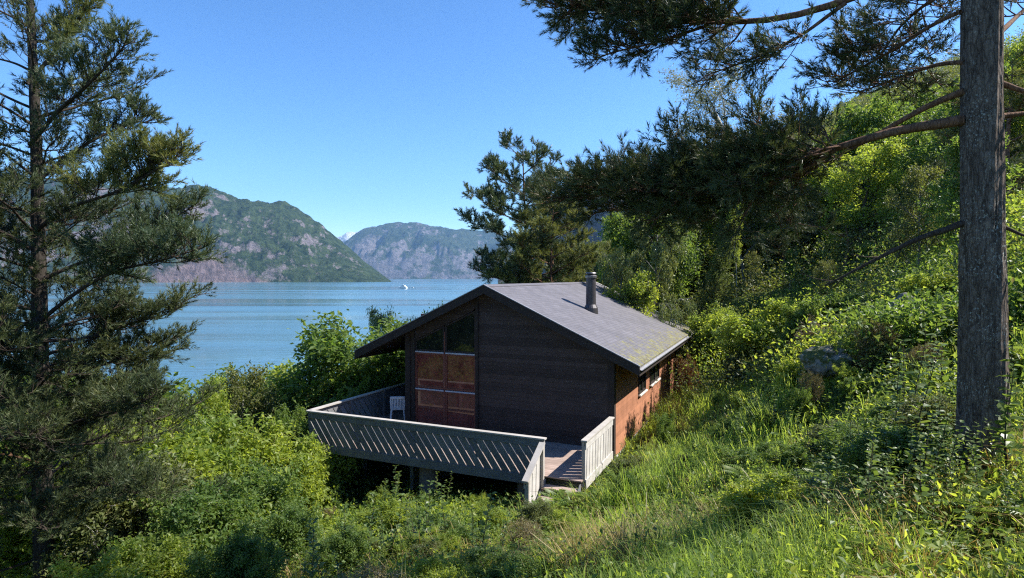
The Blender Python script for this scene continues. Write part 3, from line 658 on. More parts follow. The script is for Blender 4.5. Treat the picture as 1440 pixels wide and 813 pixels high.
def railing(u0, v0, u1, v1, name, zt=-3.858, diag=1, m_='deck_wood', lean=.85, drop=0.0, bottom=True, low=FZ, inner=False):
    """straight railing run from (u0,v0) to (u1,v1): cap, upper board, leaning boards, bottom board"""
    r = bpy.data.objects.new(name, None); sc.collection.objects.link(r); r.parent = dk
    r.location = (u0, v0, 0); Ln = math.hypot(u1 - u0, v1 - v0); r.rotation_euler = (0, 0, math.atan2(v1 - v0, u1 - u0)); r.empty_display_size = .2
    def sh(V): V = np.array(V, float); V[:, 2] += -drop * V[:, 0] / Ln; return V
    def bx(g, x0, x1, y0, y1, z0, z1):
        g.hexa(sh([(x0, y0, z0), (x1, y0, z0), (x1, y1, z0), (x0, y1, z0), (x0, y0, z1), (x1, y0, z1), (x1, y1, z1), (x0, y1, z1)]))
    g = Geo(); bx(g, -.05 * diag if False else -.04, Ln + .04, -.075, .075, L(zt - .035), L(zt)); g.obj('top_rail', M['deck_cap'], r)
    g = Geo(); bx(g, 0, Ln, -.045, -.022, L(zt - .21), L(zt - .037)); g.obj('upper_board', M[m_], r)
    g = Geo(); bx(g, 0, Ln, -.047, -.022, L(low - .23), L(low - .01)); g.obj('bottom_board', M[m_], r)
    g = Geo(); z0, z1 = low - .05, zt - .15; hgt = z1 - z0; dx = lean * hgt * diag; w = .208; step = .245
    x = -abs(dx) - .3
    while x < Ln + abs(dx) + .3:
        a0, a1, b0, b1 = x + dx * .0, x + w, x - dx, x - dx + w       # foot and head: leaning boards
        # clip against the run's ends
        poly = [(a0, z0), (a1, z0), (b1, z1), (b0, z1)]
        for side, lim in ((1, 0.0), (-1, Ln)):
            new = []
            for k in range(len(poly)):
                p0, p1 = poly[k], poly[(k + 1) % len(poly)]; i0 = side * (p0[0] - lim) >= 0; i1 = side * (p1[0] - lim) >= 0
                if i0: new.append(p0)
                if i0 != i1:
                    tt = (lim - p0[0]) / (p1[0] - p0[0]); new.append((lim, p0[1] + tt * (p1[1] - p0[1])))
            poly = new
            if not poly: break
        if len(poly) >= 3:
            n = len(poly); jz = rng.uniform(-.002, .002)
            V = [(px_, -.02 + jz, L(pz)) for px_, pz in poly] + [(px_, .0 + jz, L(pz)) for px_, pz in poly]
            V = sh(V); base = g.n
            g.add(V, [(k, (k + 1) % n, n + (k + 1) % n, n + k) for k in range(n)])
            g.f3.append(np.array([(base, base + k + 1, base + k) for k in range(1, n - 1)])); g.f3.append(np.array([(base + n, base + n + k, base + n + k + 1) for k in range(1, n - 1)]))
        x += step
    g.obj('diagonal_boards', M[m_], r)
    k = max(1, int(round(Ln / 1.7)))
    for q in range(k + 1):
        x = min(max(Ln * q / k, .045), Ln - .045); g = Geo(); bx(g, x - .035, x + .035, .003, .07, L(low - .2), L(zt - .037)); g.obj('post', M['deck_cap'] if q in (0, k) else M[m_], r)
    if inner:
        g = Geo(); bx(g, .08, Ln - .08, .072, .094, L(zt - .19), L(zt - .06)); g.obj('inner_board', M['deck_cap'], r)
    return r
railing(DU0, DV0, -.945, DV0, 'front_railing', lean=.72)
railing(DU0, 4.2, DU0, DV0 + .05, 'left_railing', lean=.72, diag=-1)
railing(0.0, -2.686, 0.0, -.16, 'right_railing', zt=-3.85, m_='white_paint', lean=-.10)
railing(-.945, DV0 - .16, -.945, DV0 - 1.15, 'stair_railing', zt=-3.95, m_='white_paint', lean=.05, drop=.55, low=FZ - .05)
# steps
for k in range(3):
    g = Geo(); zt = FZ - .17 * (k + 1)
    g.box((-.90, DV0 - .02 - .28 * (k + 1), L(zt - .035)), (-.03, DV0 - .30 * k - .02, L(zt))); g.obj('step', M['deck_floor'], dk)
g = Geo(); 
for u in (-.93, -.05):
    g = Geo(); V = np.array([(u, DV0 - .02, FZ - .40), (u + .03, DV0 - .02, FZ - .40), (u + .03, DV0 - .0, FZ - .40), (u, DV0, FZ - .40), (u, DV0 - .02, FZ - .06), (u + .03, DV0 - .02, FZ - .06), (u + .03, DV0, FZ - .06), (u, DV0, FZ - .06)])
    V[:3:1, 1] -= .0; V[[0, 1, 4, 5], 1] -= .85; V[[0, 1, 4, 5], 2] -= .5; V[:, 2] -= ZB; g.hexa(V); g.obj('stringer', M['deck_wood'], dk)
for u, w in ((-7.75, .24), (-4.45, .26), (-1.6, .22)):
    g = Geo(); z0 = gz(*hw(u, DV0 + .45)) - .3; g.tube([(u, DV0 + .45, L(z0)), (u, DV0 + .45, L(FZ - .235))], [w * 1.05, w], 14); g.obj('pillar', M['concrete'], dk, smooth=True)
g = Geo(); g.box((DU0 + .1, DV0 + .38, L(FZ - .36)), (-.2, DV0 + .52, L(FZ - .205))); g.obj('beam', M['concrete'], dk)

# ------------------------------------------------------------------ plastic chair
ch = empty('plastic_chair', (*hw(-7.35, .3), FZ), 'white plastic garden chair on the deck by the glazed bay', 'chair', rz=math.pi + .12)
def quadslab(g, A, t):   # A: 4 corners, t thickness vector
    A = np.array(A, float); g.hexa(np.concatenate([A, A + np.array(t, float)]))
g = Geo(); quadslab(g, [(-.22, -.21, .42), (.22, -.21, .42), (.20, .2, .40), (-.20, .2, .40)], (0, 0, .025)); g.obj('seat', M['plastic'], ch)
g = Geo()
for k in range(9):
    x = -.2 + k * .05; g.box((x - .016, 0, .0), (x + .016, .018, .40), R=[[1, 0, 0], [0, .97, .24], [0, -.24, .97]], o=(0, .2, .43))
g.box((-.235, -.01, .38), (.235, .03, .45), R=[[1, 0, 0], [0, .97, .24], [0, -.24, .97]], o=(0, .2, .43)); g.box((-.235, -.005, .0), (-.205, .025, .38), R=[[1, 0, 0], [0, .97, .24], [0, -.24, .97]], o=(0, .2, .43)); g.box((.205, -.005, .0), (.235, .025, .38), R=[[1, 0, 0], [0, .97, .24], [0, -.24, .97]], o=(0, .2, .43))
g.obj('backrest', M['plastic'], ch)
for sx in (-1, 1):
    for y0, y1 in ((-.2, -.25), (.19, .27)):
        g = Geo(); g.tube([(sx * .2, y0, .425), (sx * .24, y1, 0)], [.026, .02], 8); g.obj('leg', M['plastic'], ch)
    g = Geo(); g.tube([(sx * .235, .29, .66), (sx * .25, .05, .655), (sx * .25, -.2, .64), (sx * .24, -.24, .56), (sx * .215, -.21, .43)], [.02, .024, .024, .02, .02], 8); g.obj('armrest', M['plastic'], ch, smooth=True)

# ------------------------------------------------------------------ small shed down the slope
sx_, sy_ = -13.6, 32.0; sz = gz(sx_, sy_)
sh_ = empty('garden_shed', (sx_, sy_, sz), 'pale grey shed roof showing among the bushes below the deck', 'shed', rz=.5)
ht = (-(549 - HY) / F * 32) - sz
g = Geo(); g.box((-1.6, -1.6, -1), (1.6, 1.6, ht - .8)); g.obj('wall', M['deck_wood'], sh_)
g = Geo(); g.hexa([(-1.9, -1.9, ht - .9), (1.9, -1.9, ht - .9), (1.9, 0, ht - .05), (-1.9, 0, ht - .05), (-1.9, -1.9, ht - .84), (1.9, -1.9, ht - .84), (1.9, 0, ht), (-1.9, 0, ht)])
g.hexa([(-1.9, 0.001, ht - .05), (1.9, 0.001, ht - .05), (1.9, 1.9, ht - .9), (-1.9, 1.9, ht - .9), (-1.9, 0.001, ht), (1.9, 0.001, ht), (1.9, 1.9, ht - .84), (-1.9, 1.9, ht - .84)]); g.obj('roof', M['white_trim'], sh_)

# ------------------------------------------------------------------ rocks and a stump
def boulder(px, Y, r, sq, label, m_='rock', seed=0, name='boulder', sink=.35, cat='rock', py=None):
    import bmesh
    bm = bmesh.new(); bmesh.ops.create_icosphere(bm, subdivisions=5, radius=1)
    for v in bm.verts:
        c = v.co.copy(); n = mnoise.fractal(c * 1.2 + type(c)((seed * 7.1, 0, 0)), 1, 2, 5); n2 = mnoise.cell(c * 1.5 + type(c)((seed, 3, 1)))
        k = 1 + .30 * n + .06 * n2; v.co = c * k; v.co.x *= sq[0] * r; v.co.y *= sq[1] * r; v.co.z *= sq[2] * r
    me = bpy.data.meshes.new(name); bm.to_mesh(me); bm.free(); me.polygons.foreach_set('use_smooth', np.ones(len(me.polygons), bool)); me.materials.append(M[m_])
    o = bpy.data.objects.new(name, me); sc.collection.objects.link(o)
    x = (px - CX) / F * Y; z = gz(x, Y) if py is None else -(py - HY) / F * Y
    o.location = (x, Y, z + r * sq[2] * (1 - 2 * sink) if py is None else z); o.rotation_euler = (0, 0, seed)
    return tag(o, label, cat)

# ------------------------------------------------------------------ pines
TUFT = {}
def tufts(kind):
    if kind not in TUFT:
        n, Ln, w, sh, sp = kind; TUFT[kind] = [tuft_template(rnd(90 + k), n, Ln, w, sh, sp) for k in range(4)]
    return TUFT[kind]
def limb_geo(rng, P, r0, r1, side, dens, kind, start=.25, wood=None, ng=None, droop=.0, flat=.35, upt=.12, twig_den=1.0, tl=.45, bare=False):
    """a pine limb: main curve, side branches, twigs, needle tufts on the outer part of every twig"""
    P = np.asarray(P, float)
    # resample and wiggle
    tt = np.linspace(0, 1, len(P)); t2 = np.linspace(0, 1, 14); P = np.stack([np.interp(t2, tt, P[:, k]) for k in range(3)], -1)
    Ln = np.linalg.norm(np.diff(P, axis=0), axis=1).sum()
    P[1:-1] += rng.normal(size=(12, 3)) * Ln * .006
    for _ in range(3): P[1:-1] = P[1:-1] * .5 + (P[:-2] + P[2:]) * .25
    wood.tube(P, np.linspace(r0, r1, 14), 8)
    if bare:
        for k in range(5):
            q, d = polyat(P, rng.uniform(.4, .98)); c = rotdir(d, .7, rng.uniform(0, 6.28)); wood.tube([q, q + c * .15, q + c * .3 + np.array([0, 0, .03])], [.008, .005, .003], 3)
        return
    pos = []; dr = []
    nb = max(3, int(Ln * dens))
    for k in range(nb + 1):
        t = start + (1 - start) * (k + rng.uniform(0, .8)) / nb if k < nb else 1.0
        t = min(t, .995); q, d = polyat(P, t)
        sgn = 1 if k % 2 else -1
        hor = unit(np.cross(d, [0, 0, 1.])) * sgn
        c = unit(d * rng.uniform(.5, 1.0) + hor * rng.uniform(.5, 1.1) + np.array([0, 0, rng.normal() * flat + upt])) if k < nb else d
        l = side * (1.0 - .55 * t) * rng.uniform(.6, 1.25) if k < nb else side * .4
        b = [q]; dd = c
        for s_ in range(5): dd = unit(dd + rng.normal(size=3) * .12 + np.array([0, 0, upt * .5 - droop])); b.append(b[-1] + dd * l / 5)
        b = np.array(b); wood.tube(b, np.linspace(max(r0 * .28, .006), .004, 6), 4)
        nt_ = max(3, int(l * 10.5 * twig_den))
        for s_ in range(nt_):
            u = rng.uniform(.2, 1); q2, d2 = polyat(b, min(u, .99))
            e = unit(d2 * .7 + unit(rng.normal(size=3)) * np.array([1, 1, .6]) * .8 + np.array([0, 0, .25 + upt]))
            l2 = tl * rng.uniform(.3, 1) * min(1, .35 + l)
            wood.tube([q2, q2 + e * l2 * .6, q2 + e * l2 + np.array([0, 0, .04 * l2])], [.005, .004, .002], 3, cap=False)
            m_ = max(2, int(l2 / .06))
            for w_ in range(m_):
                f = .25 + .75 * (w_ + rng.uniform()) / m_
                pos.append(q2 + e * l2 * f + rng.normal(size=3) * .012); dr.append(e + rng.normal(size=3) * .45 + np.array([0, 0, .25]))
        pos.append(b[-1]); dr.append(dd)
    pos = np.array(pos); dr = unit(np.array(dr)); T = tufts(kind); which = rng.integers(0, 4, len(pos))
    R = frames(dr, unit(rng.normal(size=(len(pos), 3)))); s = rng.uniform(.75, 1.25, len(pos))
    for k in range(4):
        q = which == k
        if q.any(): place(ng, *T[k], pos[q], R[q], s[q])
def trunk_geo(g, base, top, r0, r1, k=48, n=160, flare=1.5, sway=.05, seed=0, rough=.05):
    t = np.linspace(0, 1, n); base = np.array(base, float); top = np.array(top, float)
    P = base + (top - base) * t[:, None]; P[:, 0] += sway * np.sin(t * 5 + seed); P[:, 1] += sway * np.cos(t * 4 + seed) - sway * math.cos(seed)
    H = top[2] - base[2]; hh = t * H
    R = (r0 + (r1 - r0) * t) * (1 + (flare - 1) * np.exp(-hh / .35))
    a = np.arange(k) / k; A, TT = np.meshgrid(a, hh)
    # plates of bark: long vertical ridges broken across
    ang = A * 2 * math.pi
    nz = fbm(np.cos(ang) * 5 + 20, np.sin(ang) * 5 + TT * 1.3, 4, seed + 3) + .8 * (.4 - np.abs(fbm(np.cos(ang) * 9 + TT * .7, np.sin(ang) * 9 + TT * 1.7 + 9, 4, seed + 5)))
    lob = 1 + (.12 * np.exp(-TT / .4)) * np.sin(ang * 5 + seed)
    g.tube(P, R, k, jit=(1 + rough * nz) * lob)
    return lambda z: (np.array([np.interp(z, P[:, 2], P[:, 0]), np.interp(z, P[:, 2], P[:, 1]), z]), float(np.interp(z, P[:, 2], R)))
def add_limb(root, wm, nm, P, r0, r1, side, dens, kind, seed, loc, **k):
    w = Geo(); n = Geo(); limb_geo(rnd(seed), np.asarray(P) - loc, r0, r1, side, dens, kind, wood=w, ng=n, **k)
    o = w.obj('limb', M[wm], root, smooth=True)
    if n.n: n.obj('needles', M[nm], o)
    return o
def auto_limbs(root, axisf, z0, z1, prof, loc, wm, nm, kind, seed, step=.4, side=.5, dens=5, tilt=.35, r=.03, azlim=None, **k):
    rng = rnd(seed); z = z0; az = rng.uniform(0, 6.28); q = 0
    while z < z1:
        c, rad = axisf(z); Ln = np.interp(z, [a for a, b in prof], [b for a, b in prof]) * rng.uniform(.72, 1.08)
        az += 2.4 + rng.normal() * .25
        if azlim is None or azlim(az, z):
            d = np.array([math.cos(az), math.sin(az), 0]); up = np.array([0, 0, 1.])
            P = [c + d * rad * .5]; ti = tilt * rng.uniform(.5, 1.3)
            for s_ in (.25, .5, .75, 1): P.append(c + d * Ln * s_ + up * Ln * (ti * s_ + .10 * s_ ** 2) + rng.normal(size=3) * Ln * .02)
            add_limb(root, wm, nm, P, r * (.5 + .5 * Ln / max(b for a, b in prof)), .008, side * (.5 + .5 * Ln / max(b for a, b in prof)), dens, kind, seed * 100 + q, loc, **k)
        q += 1; z += step * rng.uniform(.7, 1.3)

# right-hand big pine
loc = np.array([at(1385, 650, 5.5)[0], 5.5, -2.0])
big = empty('pine_tree', loc, 'tall thick-trunked pine in the right foreground with long sweeping boughs', 'pine tree')
g = Geo(); top = at(1374, 0, 5.5); tp = loc + (top - loc) * (14.5 / (top[2] - loc[2]))
axf = trunk_geo(g, loc - np.array([0, 0, .25]) - loc, tp - loc, .188, .06, k=128, n=640, flare=1.6, sway=.02, seed=2, rough=.13)
g.obj('trunk', M['bark'], big, smooth=True)
axw = lambda z: (axf(z - loc[2])[0] + loc, axf(z - loc[2])[1])
NK = (26, .075, .0036, .12, .75)
def PL(*a): return [at(*q) for q in a]
lw = dict(loc=loc, kind=NK)
add_limb(big, 'bark_red', 'pine', PL((1372, -90, 5.5), (1290, -30, 5.7), (1200, 2, 6.0), (1120, 28, 6.2), (1060, 36, 6.4), (990, 38, 6.6), (900, 28, 6.8), (830, 20, 7.0), (782, 10, 7.1)), .05, .012, .85, 17, seed=1, start=.50, twig_den=1.9, flat=.4, upt=.04, **lw)
add_limb(big, 'bark_red', 'pine', PL((1185, 8, 6.0), (1150, 35, 6.1), (1110, 62, 6.2), (1060, 85, 6.3), (1000, 105, 6.4)), .022, .008, .5, 15, seed=2, start=.35, twig_den=1.5, upt=.05, **lw)
add_limb(big, 'bark_red', 'pine', PL((990, 40, 6.6), (930, 60, 6.6), (880, 72, 6.7), (835, 85, 6.8)), .018, .007, .5, 17, seed=3, start=.15, twig_den=1.6, upt=.05, **lw)
add_limb(big, 'bark_red', 'pine', PL((1345, 20, 5.5), (1300, 40, 5.8), (1250, 75, 6.2), (1200, 100, 6.5), (1170, 118, 6.7)), .022, .008, .6, 13, seed=4, start=.3, twig_den=1.5, **lw)
add_limb(big, 'bark_red', 'pine', PL((1352, 130, 5.5), (1300, 150, 5.7), (1245, 182, 6.0), (1190, 212, 6.2), (1130, 245, 6.4)), .035, .012, .5, 7, seed=5, start=.75, upt=.0, **lw)
main = PL((1352, 170, 5.5), (1300, 176, 5.6), (1250, 182, 5.8), (1180, 207, 6.0), (1120, 228, 6.2), (1050, 246, 6.5), (960, 262, 6.9), (880, 272, 7.3), (812, 276, 7.6))
add_limb(big, 'bark_red', 'pine', main, .052, .012, 1.15, 17, seed=6, start=.36, twig_den=2.0, flat=.30, upt=.03, **lw)
add_limb(big, 'bark_red', 'pine', PL((1180, 205, 6.0), (1120, 248, 6.3), (1040, 276, 6.8), (960, 290, 7.3), (860, 296, 7.8)), .03, .01, 1.0, 14, seed=7, start=.15, twig_den=1.8, flat=.25, upt=.0, **lw)
add_limb(big, 'bark_red', 'pine', PL((1150, 215, 6.1), (1090, 222, 6.5), (1010, 236, 7.0), (930, 250, 7.5), (850, 258, 7.9)), .025, .01, .8, 13, seed=8, start=.12, twig_den=1.7, flat=.2, upt=.05, **lw)
add_limb(big, 'bark_red', 'pine', PL((1352, 90, 5.5), (1310, 92, 5.9), (1270, 108, 6.4), (1230, 122, 6.9), (1200, 132, 7.3)), .022, .008, .6, 10, seed=15, start=.25, twig_den=1.5, flat=.3, upt=.05, **lw)
add_limb(big, 'bark_red', 'pine', PL((1352, -20, 5.5), (1300, 5, 6.0), (1260, 40, 6.6), (1230, 85, 7.2)), .022, .008, .6, 10, seed=16, start=.25, twig_den=1.5, flat=.3, upt=.05, **lw)
add_limb(big, 'twig', 'pine', PL((1352, 314, 5.5), (1320, 326, 5.5), (1290, 336, 5.6), (1240, 362, 5.7), (1200, 380, 5.8), (1160, 402, 5.9)), .032, .008, .5, 5, seed=9, bare=True, **lw)
add_limb(big, 'twig', 'pine', PL((1408, 318, 5.5), (1440, 332, 5.4), (1500, 345, 5.3)), .018, .006, .5, 5, seed=10, bare=True, **lw)
add_limb(big, 'bark_red', 'pine', PL((1400, 118, 5.5), (1440, 132, 5.4), (1540, 120, 5.2)), .03, .01, .5, 7, seed=11, start=.6, **lw)
add_limb(big, 'bark_red', 'pine', PL((1400, 165, 5.5), (1445, 160, 5.5), (1560, 150, 5.4)), .028, .01, .5, 7, seed=12, start=.7, **lw)
add_limb(big, 'bark_red', 'pine', PL((1385, 60, 5.5), (1430, 20, 6.5), (1480, -20, 7.5)), .03, .01, .7, 7, seed=13, start=.4, **lw)
auto_limbs(big, axw, 3.4, 12.3, [(3, 2.6), (6, 3.2), (9, 2.4), (12.5, .8)], loc, 'bark_red', 'pine', (14, .085, .004, .12, .95), 61, step=.5, side=.8, dens=5, tilt=.2, r=.045, start=.35)

# left pine
lb = np.array([(62 - CX) / F * 10, 10.0, 0]); lb[2] = gz(lb[0], lb[1]); loc = lb
lp = empty('pine_tree', loc, 'dark pine filling the left edge in front of the fjord', 'pine tree')
g = Geo(); t5 = at(42, 60, 10); tp = loc + (t5 - loc) * ((7.0 - loc[2]) / (t5[2] - loc[2]))
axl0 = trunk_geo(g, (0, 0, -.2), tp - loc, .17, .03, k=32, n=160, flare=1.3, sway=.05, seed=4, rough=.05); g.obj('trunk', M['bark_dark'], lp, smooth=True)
axl = lambda z: (axl0(z - loc[2])[0] + loc, axl0(z - loc[2])[1])
NL = (20, .080, .0048, .12, .8)
LL = dict(loc=loc, kind=NL)
def lpl(*a): return PL(*[(x if x < 150 else 150 + (x - 150) * .82, y, 10 + d) for x, y, d in a])
spec = [([(43, 120, 0), (80, 78, .3), (115, 35, .5), (150, -15, .7)], .6, .2), ([(45, 205, 0), (80, 160, -.2), (125, 125, -.5), (165, 90, -.7), (188, 62, -.9)], .62, .3),
        ([(48, 262, 0), (95, 222, .3), (150, 188, .5), (205, 172, .8), (222, 174, .9)], .55, .3), ([(52, 325, 0), (105, 285, -.4), (170, 272, -.9), (225, 250, -1.1), (268, 225, -1.2)], .8, .35),
        ([(55, 395, 0), (120, 365, .4), (190, 345, .8), (250, 315, 1.2), (298, 292, 1.4)], .8, .3), ([(58, 450, 0), (115, 402, -.3), (180, 377, -.7), (240, 368, -.9), (300, 352, -1.1)], .75, .3),
        ([(58, 480, 0), (120, 478, .3), (190, 455, .7), (262, 440, .9)], .7, .3), ([(60, 545, 0), (120, 520, .4), (190, 500, .8), (262, 478, 1.1)], .7, .3),
        ([(60, 610, 0), (120, 590, -.4), (180, 575, -.9), (225, 560, -1.2)], .6, .3), ([(62, 690, 0), (120, 680, -.5), (180, 690, -1.0), (225, 700, -1.4)], .6, .3),
        ([(45, 350, 0), (10, 330, -.2), (-40, 300, -.4), (-80, 290, -.6)], .7, .3), ([(48, 460, 0), (0, 445, .3), (-60, 430, .5)], .7, .3),
        ([(50, 570, 0), (0, 550, -.5), (-50, 545, -1)], .7, .3)]
for k, (a, s_, st) in enumerate(spec):
    add_limb(lp, 'twig', 'pine_olive_lit' if k in (0, 3) else ('pine_blue' if k < 6 else 'pine'), lpl(*a), .036, .008, s_, 9.5, seed=200 + k, start=st, twig_den=2.2, upt=.18, flat=.6, **LL)  # two limbs get olive needles: sunlit tips put in as colour
add_limb(lp, 'bark_red', 'pine', lpl((55, 655, 0), (35, 648, -.3), (5, 640, -.5), (-40, 640, -.8)), .028, .01, .4, 5, seed=240, bare=True, **LL)
auto_limbs(lp, axl, -3.9, 6.6, [(-4, 1.7), (-2, 2.3), (0, 2.5), (1.2, 2.0), (1.9, 1.4), (2.6, 1.7), (4.5, 1.3), (6.8, .4)], loc, 'twig', 'pine', NL, 71, step=.19, side=.7, dens=7, tilt=.45, r=.03, start=.3, twig_den=1.2, azlim=lambda az, z: math.cos(az) < .8)

auto_limbs(lp, axl, -4.2, -.6, [(-4.3, 2.0), (-3, 2.5), (-1, 2.7)], loc, 'twig', 'pine', NL, 72, step=.24, side=.8, dens=7, tilt=.12, r=.028, start=.3, twig_den=1.2, flat=.5, azlim=lambda az, z: math.cos(az) < .95)
auto_limbs(lp, axl, -4.2, 3.0, [(-4.3, 1.5), (0, 1.3), (3, .9)], loc, 'twig', 'pine', NL, 73, step=.27, side=.75, dens=9, tilt=.3, r=.022, start=.12, twig_den=1.3, flat=.6)
auto_limbs(lp, axl, -5.0, -1.2, [(-5.2, 2.2), (-3, 2.7), (-1, 2.4)], loc, 'twig', 'pine', NL, 74, step=.30, side=.8, dens=7, tilt=.02, r=.026, start=.35, twig_den=1.0, flat=.6)
# pine behind the cabin, and its neighbours
def far_pine(px, ytop, Y, prof, label, nm, seed, z0, kind, tilt=.25, r=.16, name='pine_tree', step=.5, side=.9, dens=4, wm='bark_red', group=None, start=.3, td=.8):
    x = (px - CX) / F * Y; zt = -(ytop - HY) / F * Y; loc = np.array([x, Y, gz(x, Y)])
    r_ = empty(name, loc, label, 'pine tree', group)
    g = Geo(); ax0 = trunk_geo(g, (0, 0, -.3), (0, 0, zt - loc[2]), r, .02, k=14, n=40, flare=1.2, sway=.12, seed=seed); g.obj('trunk', M[wm], r_, smooth=True)
    ax = lambda z: (ax0(z - loc[2])[0] + loc, ax0(z - loc[2])[1])
    auto_limbs(r_, ax, z0, zt - .3, [(z0 + (zt - z0) * a, b) for a, b in prof], loc, wm, nm, kind, seed, step=step, side=side, dens=dens, tilt=tilt, r=.05, start=start, twig_den=td, tl=.7)
    return r_
far_pine(738, 203, 31, [(0, 3.2), (.3, 3.3), (.5, 2.9), (.75, 2.2), (.9, 1.2), (1, .4)], 'tall dark pine standing right behind the cabin ridge', 'pine_blue', 301, -1.2, (20, .16, .012, .24, .85), step=.33, side=1.05, dens=3.8, td=.9, tilt=.32)
far_pine(776, 222, 36, [(0, 2.4), (.5, 1.8), (.85, 1.0), (1, .4)], 'slimmer pine top just right of the tall pine behind the cabin', 'pine_blue', 302, -1, (18, .16, .013, .24, .85), step=.4, side=.9, tilt=.4)
far_pine(778, 285, 29, [(0, 3.2), (.4, 2.6), (.8, 1.5), (1, .5)], 'sunlit olive pine close behind the cabin roof', 'pine_olive_lit', 303, -2.6, (20, .15, .011, .22, .95), step=.26, side=1.0, dens=4.5, tilt=.4, r=.12)
far_pine(1232, 205, 34, [(0, 3.0), (.5, 2.6), (.85, 1.6), (1, .5)], 'hillside pine showing under the big foreground bough near the trunk', 'pine_olive_lit', 304, 2.4, (18, .16, .012, .24, .85), step=.4, side=1.0)
far_pine(1420, 90, 24, [(0, 3.0), (.5, 2.6), (.85, 1.6), (1, .5)], 'olive pine on the hillside right of the big foreground trunk', 'pine_olive_lit', 305, 3.0, (18, .14, .010, .22, .9), step=.32, side=1.0)

for k, (px_, yt, Yd, lb_) in enumerate([(1105, 262, 33, 'dark pine in the shade under the middle of the sweeping bough'), (1188, 318, 27, 'dark pine standing between lime trees left of the dead limb'), (1270, 238, 38, 'dark pine high on the slope near the big trunk'),
        (1018, 300, 40, 'dark pine right behind the upright juniper'), (1395, 240, 20, 'dark pine partly hidden behind the big trunk, right side')]):
    far_pine(px_, yt, Yd, [(0, 2.6), (.4, 2.2), (.8, 1.2), (1, .4)], lb_, 'pine', 400 + k, gz((px_ - CX) / F * Yd, Yd) + 1.2, (18, .16, .012, .24, .85), step=.4, side=.9, r=.12)
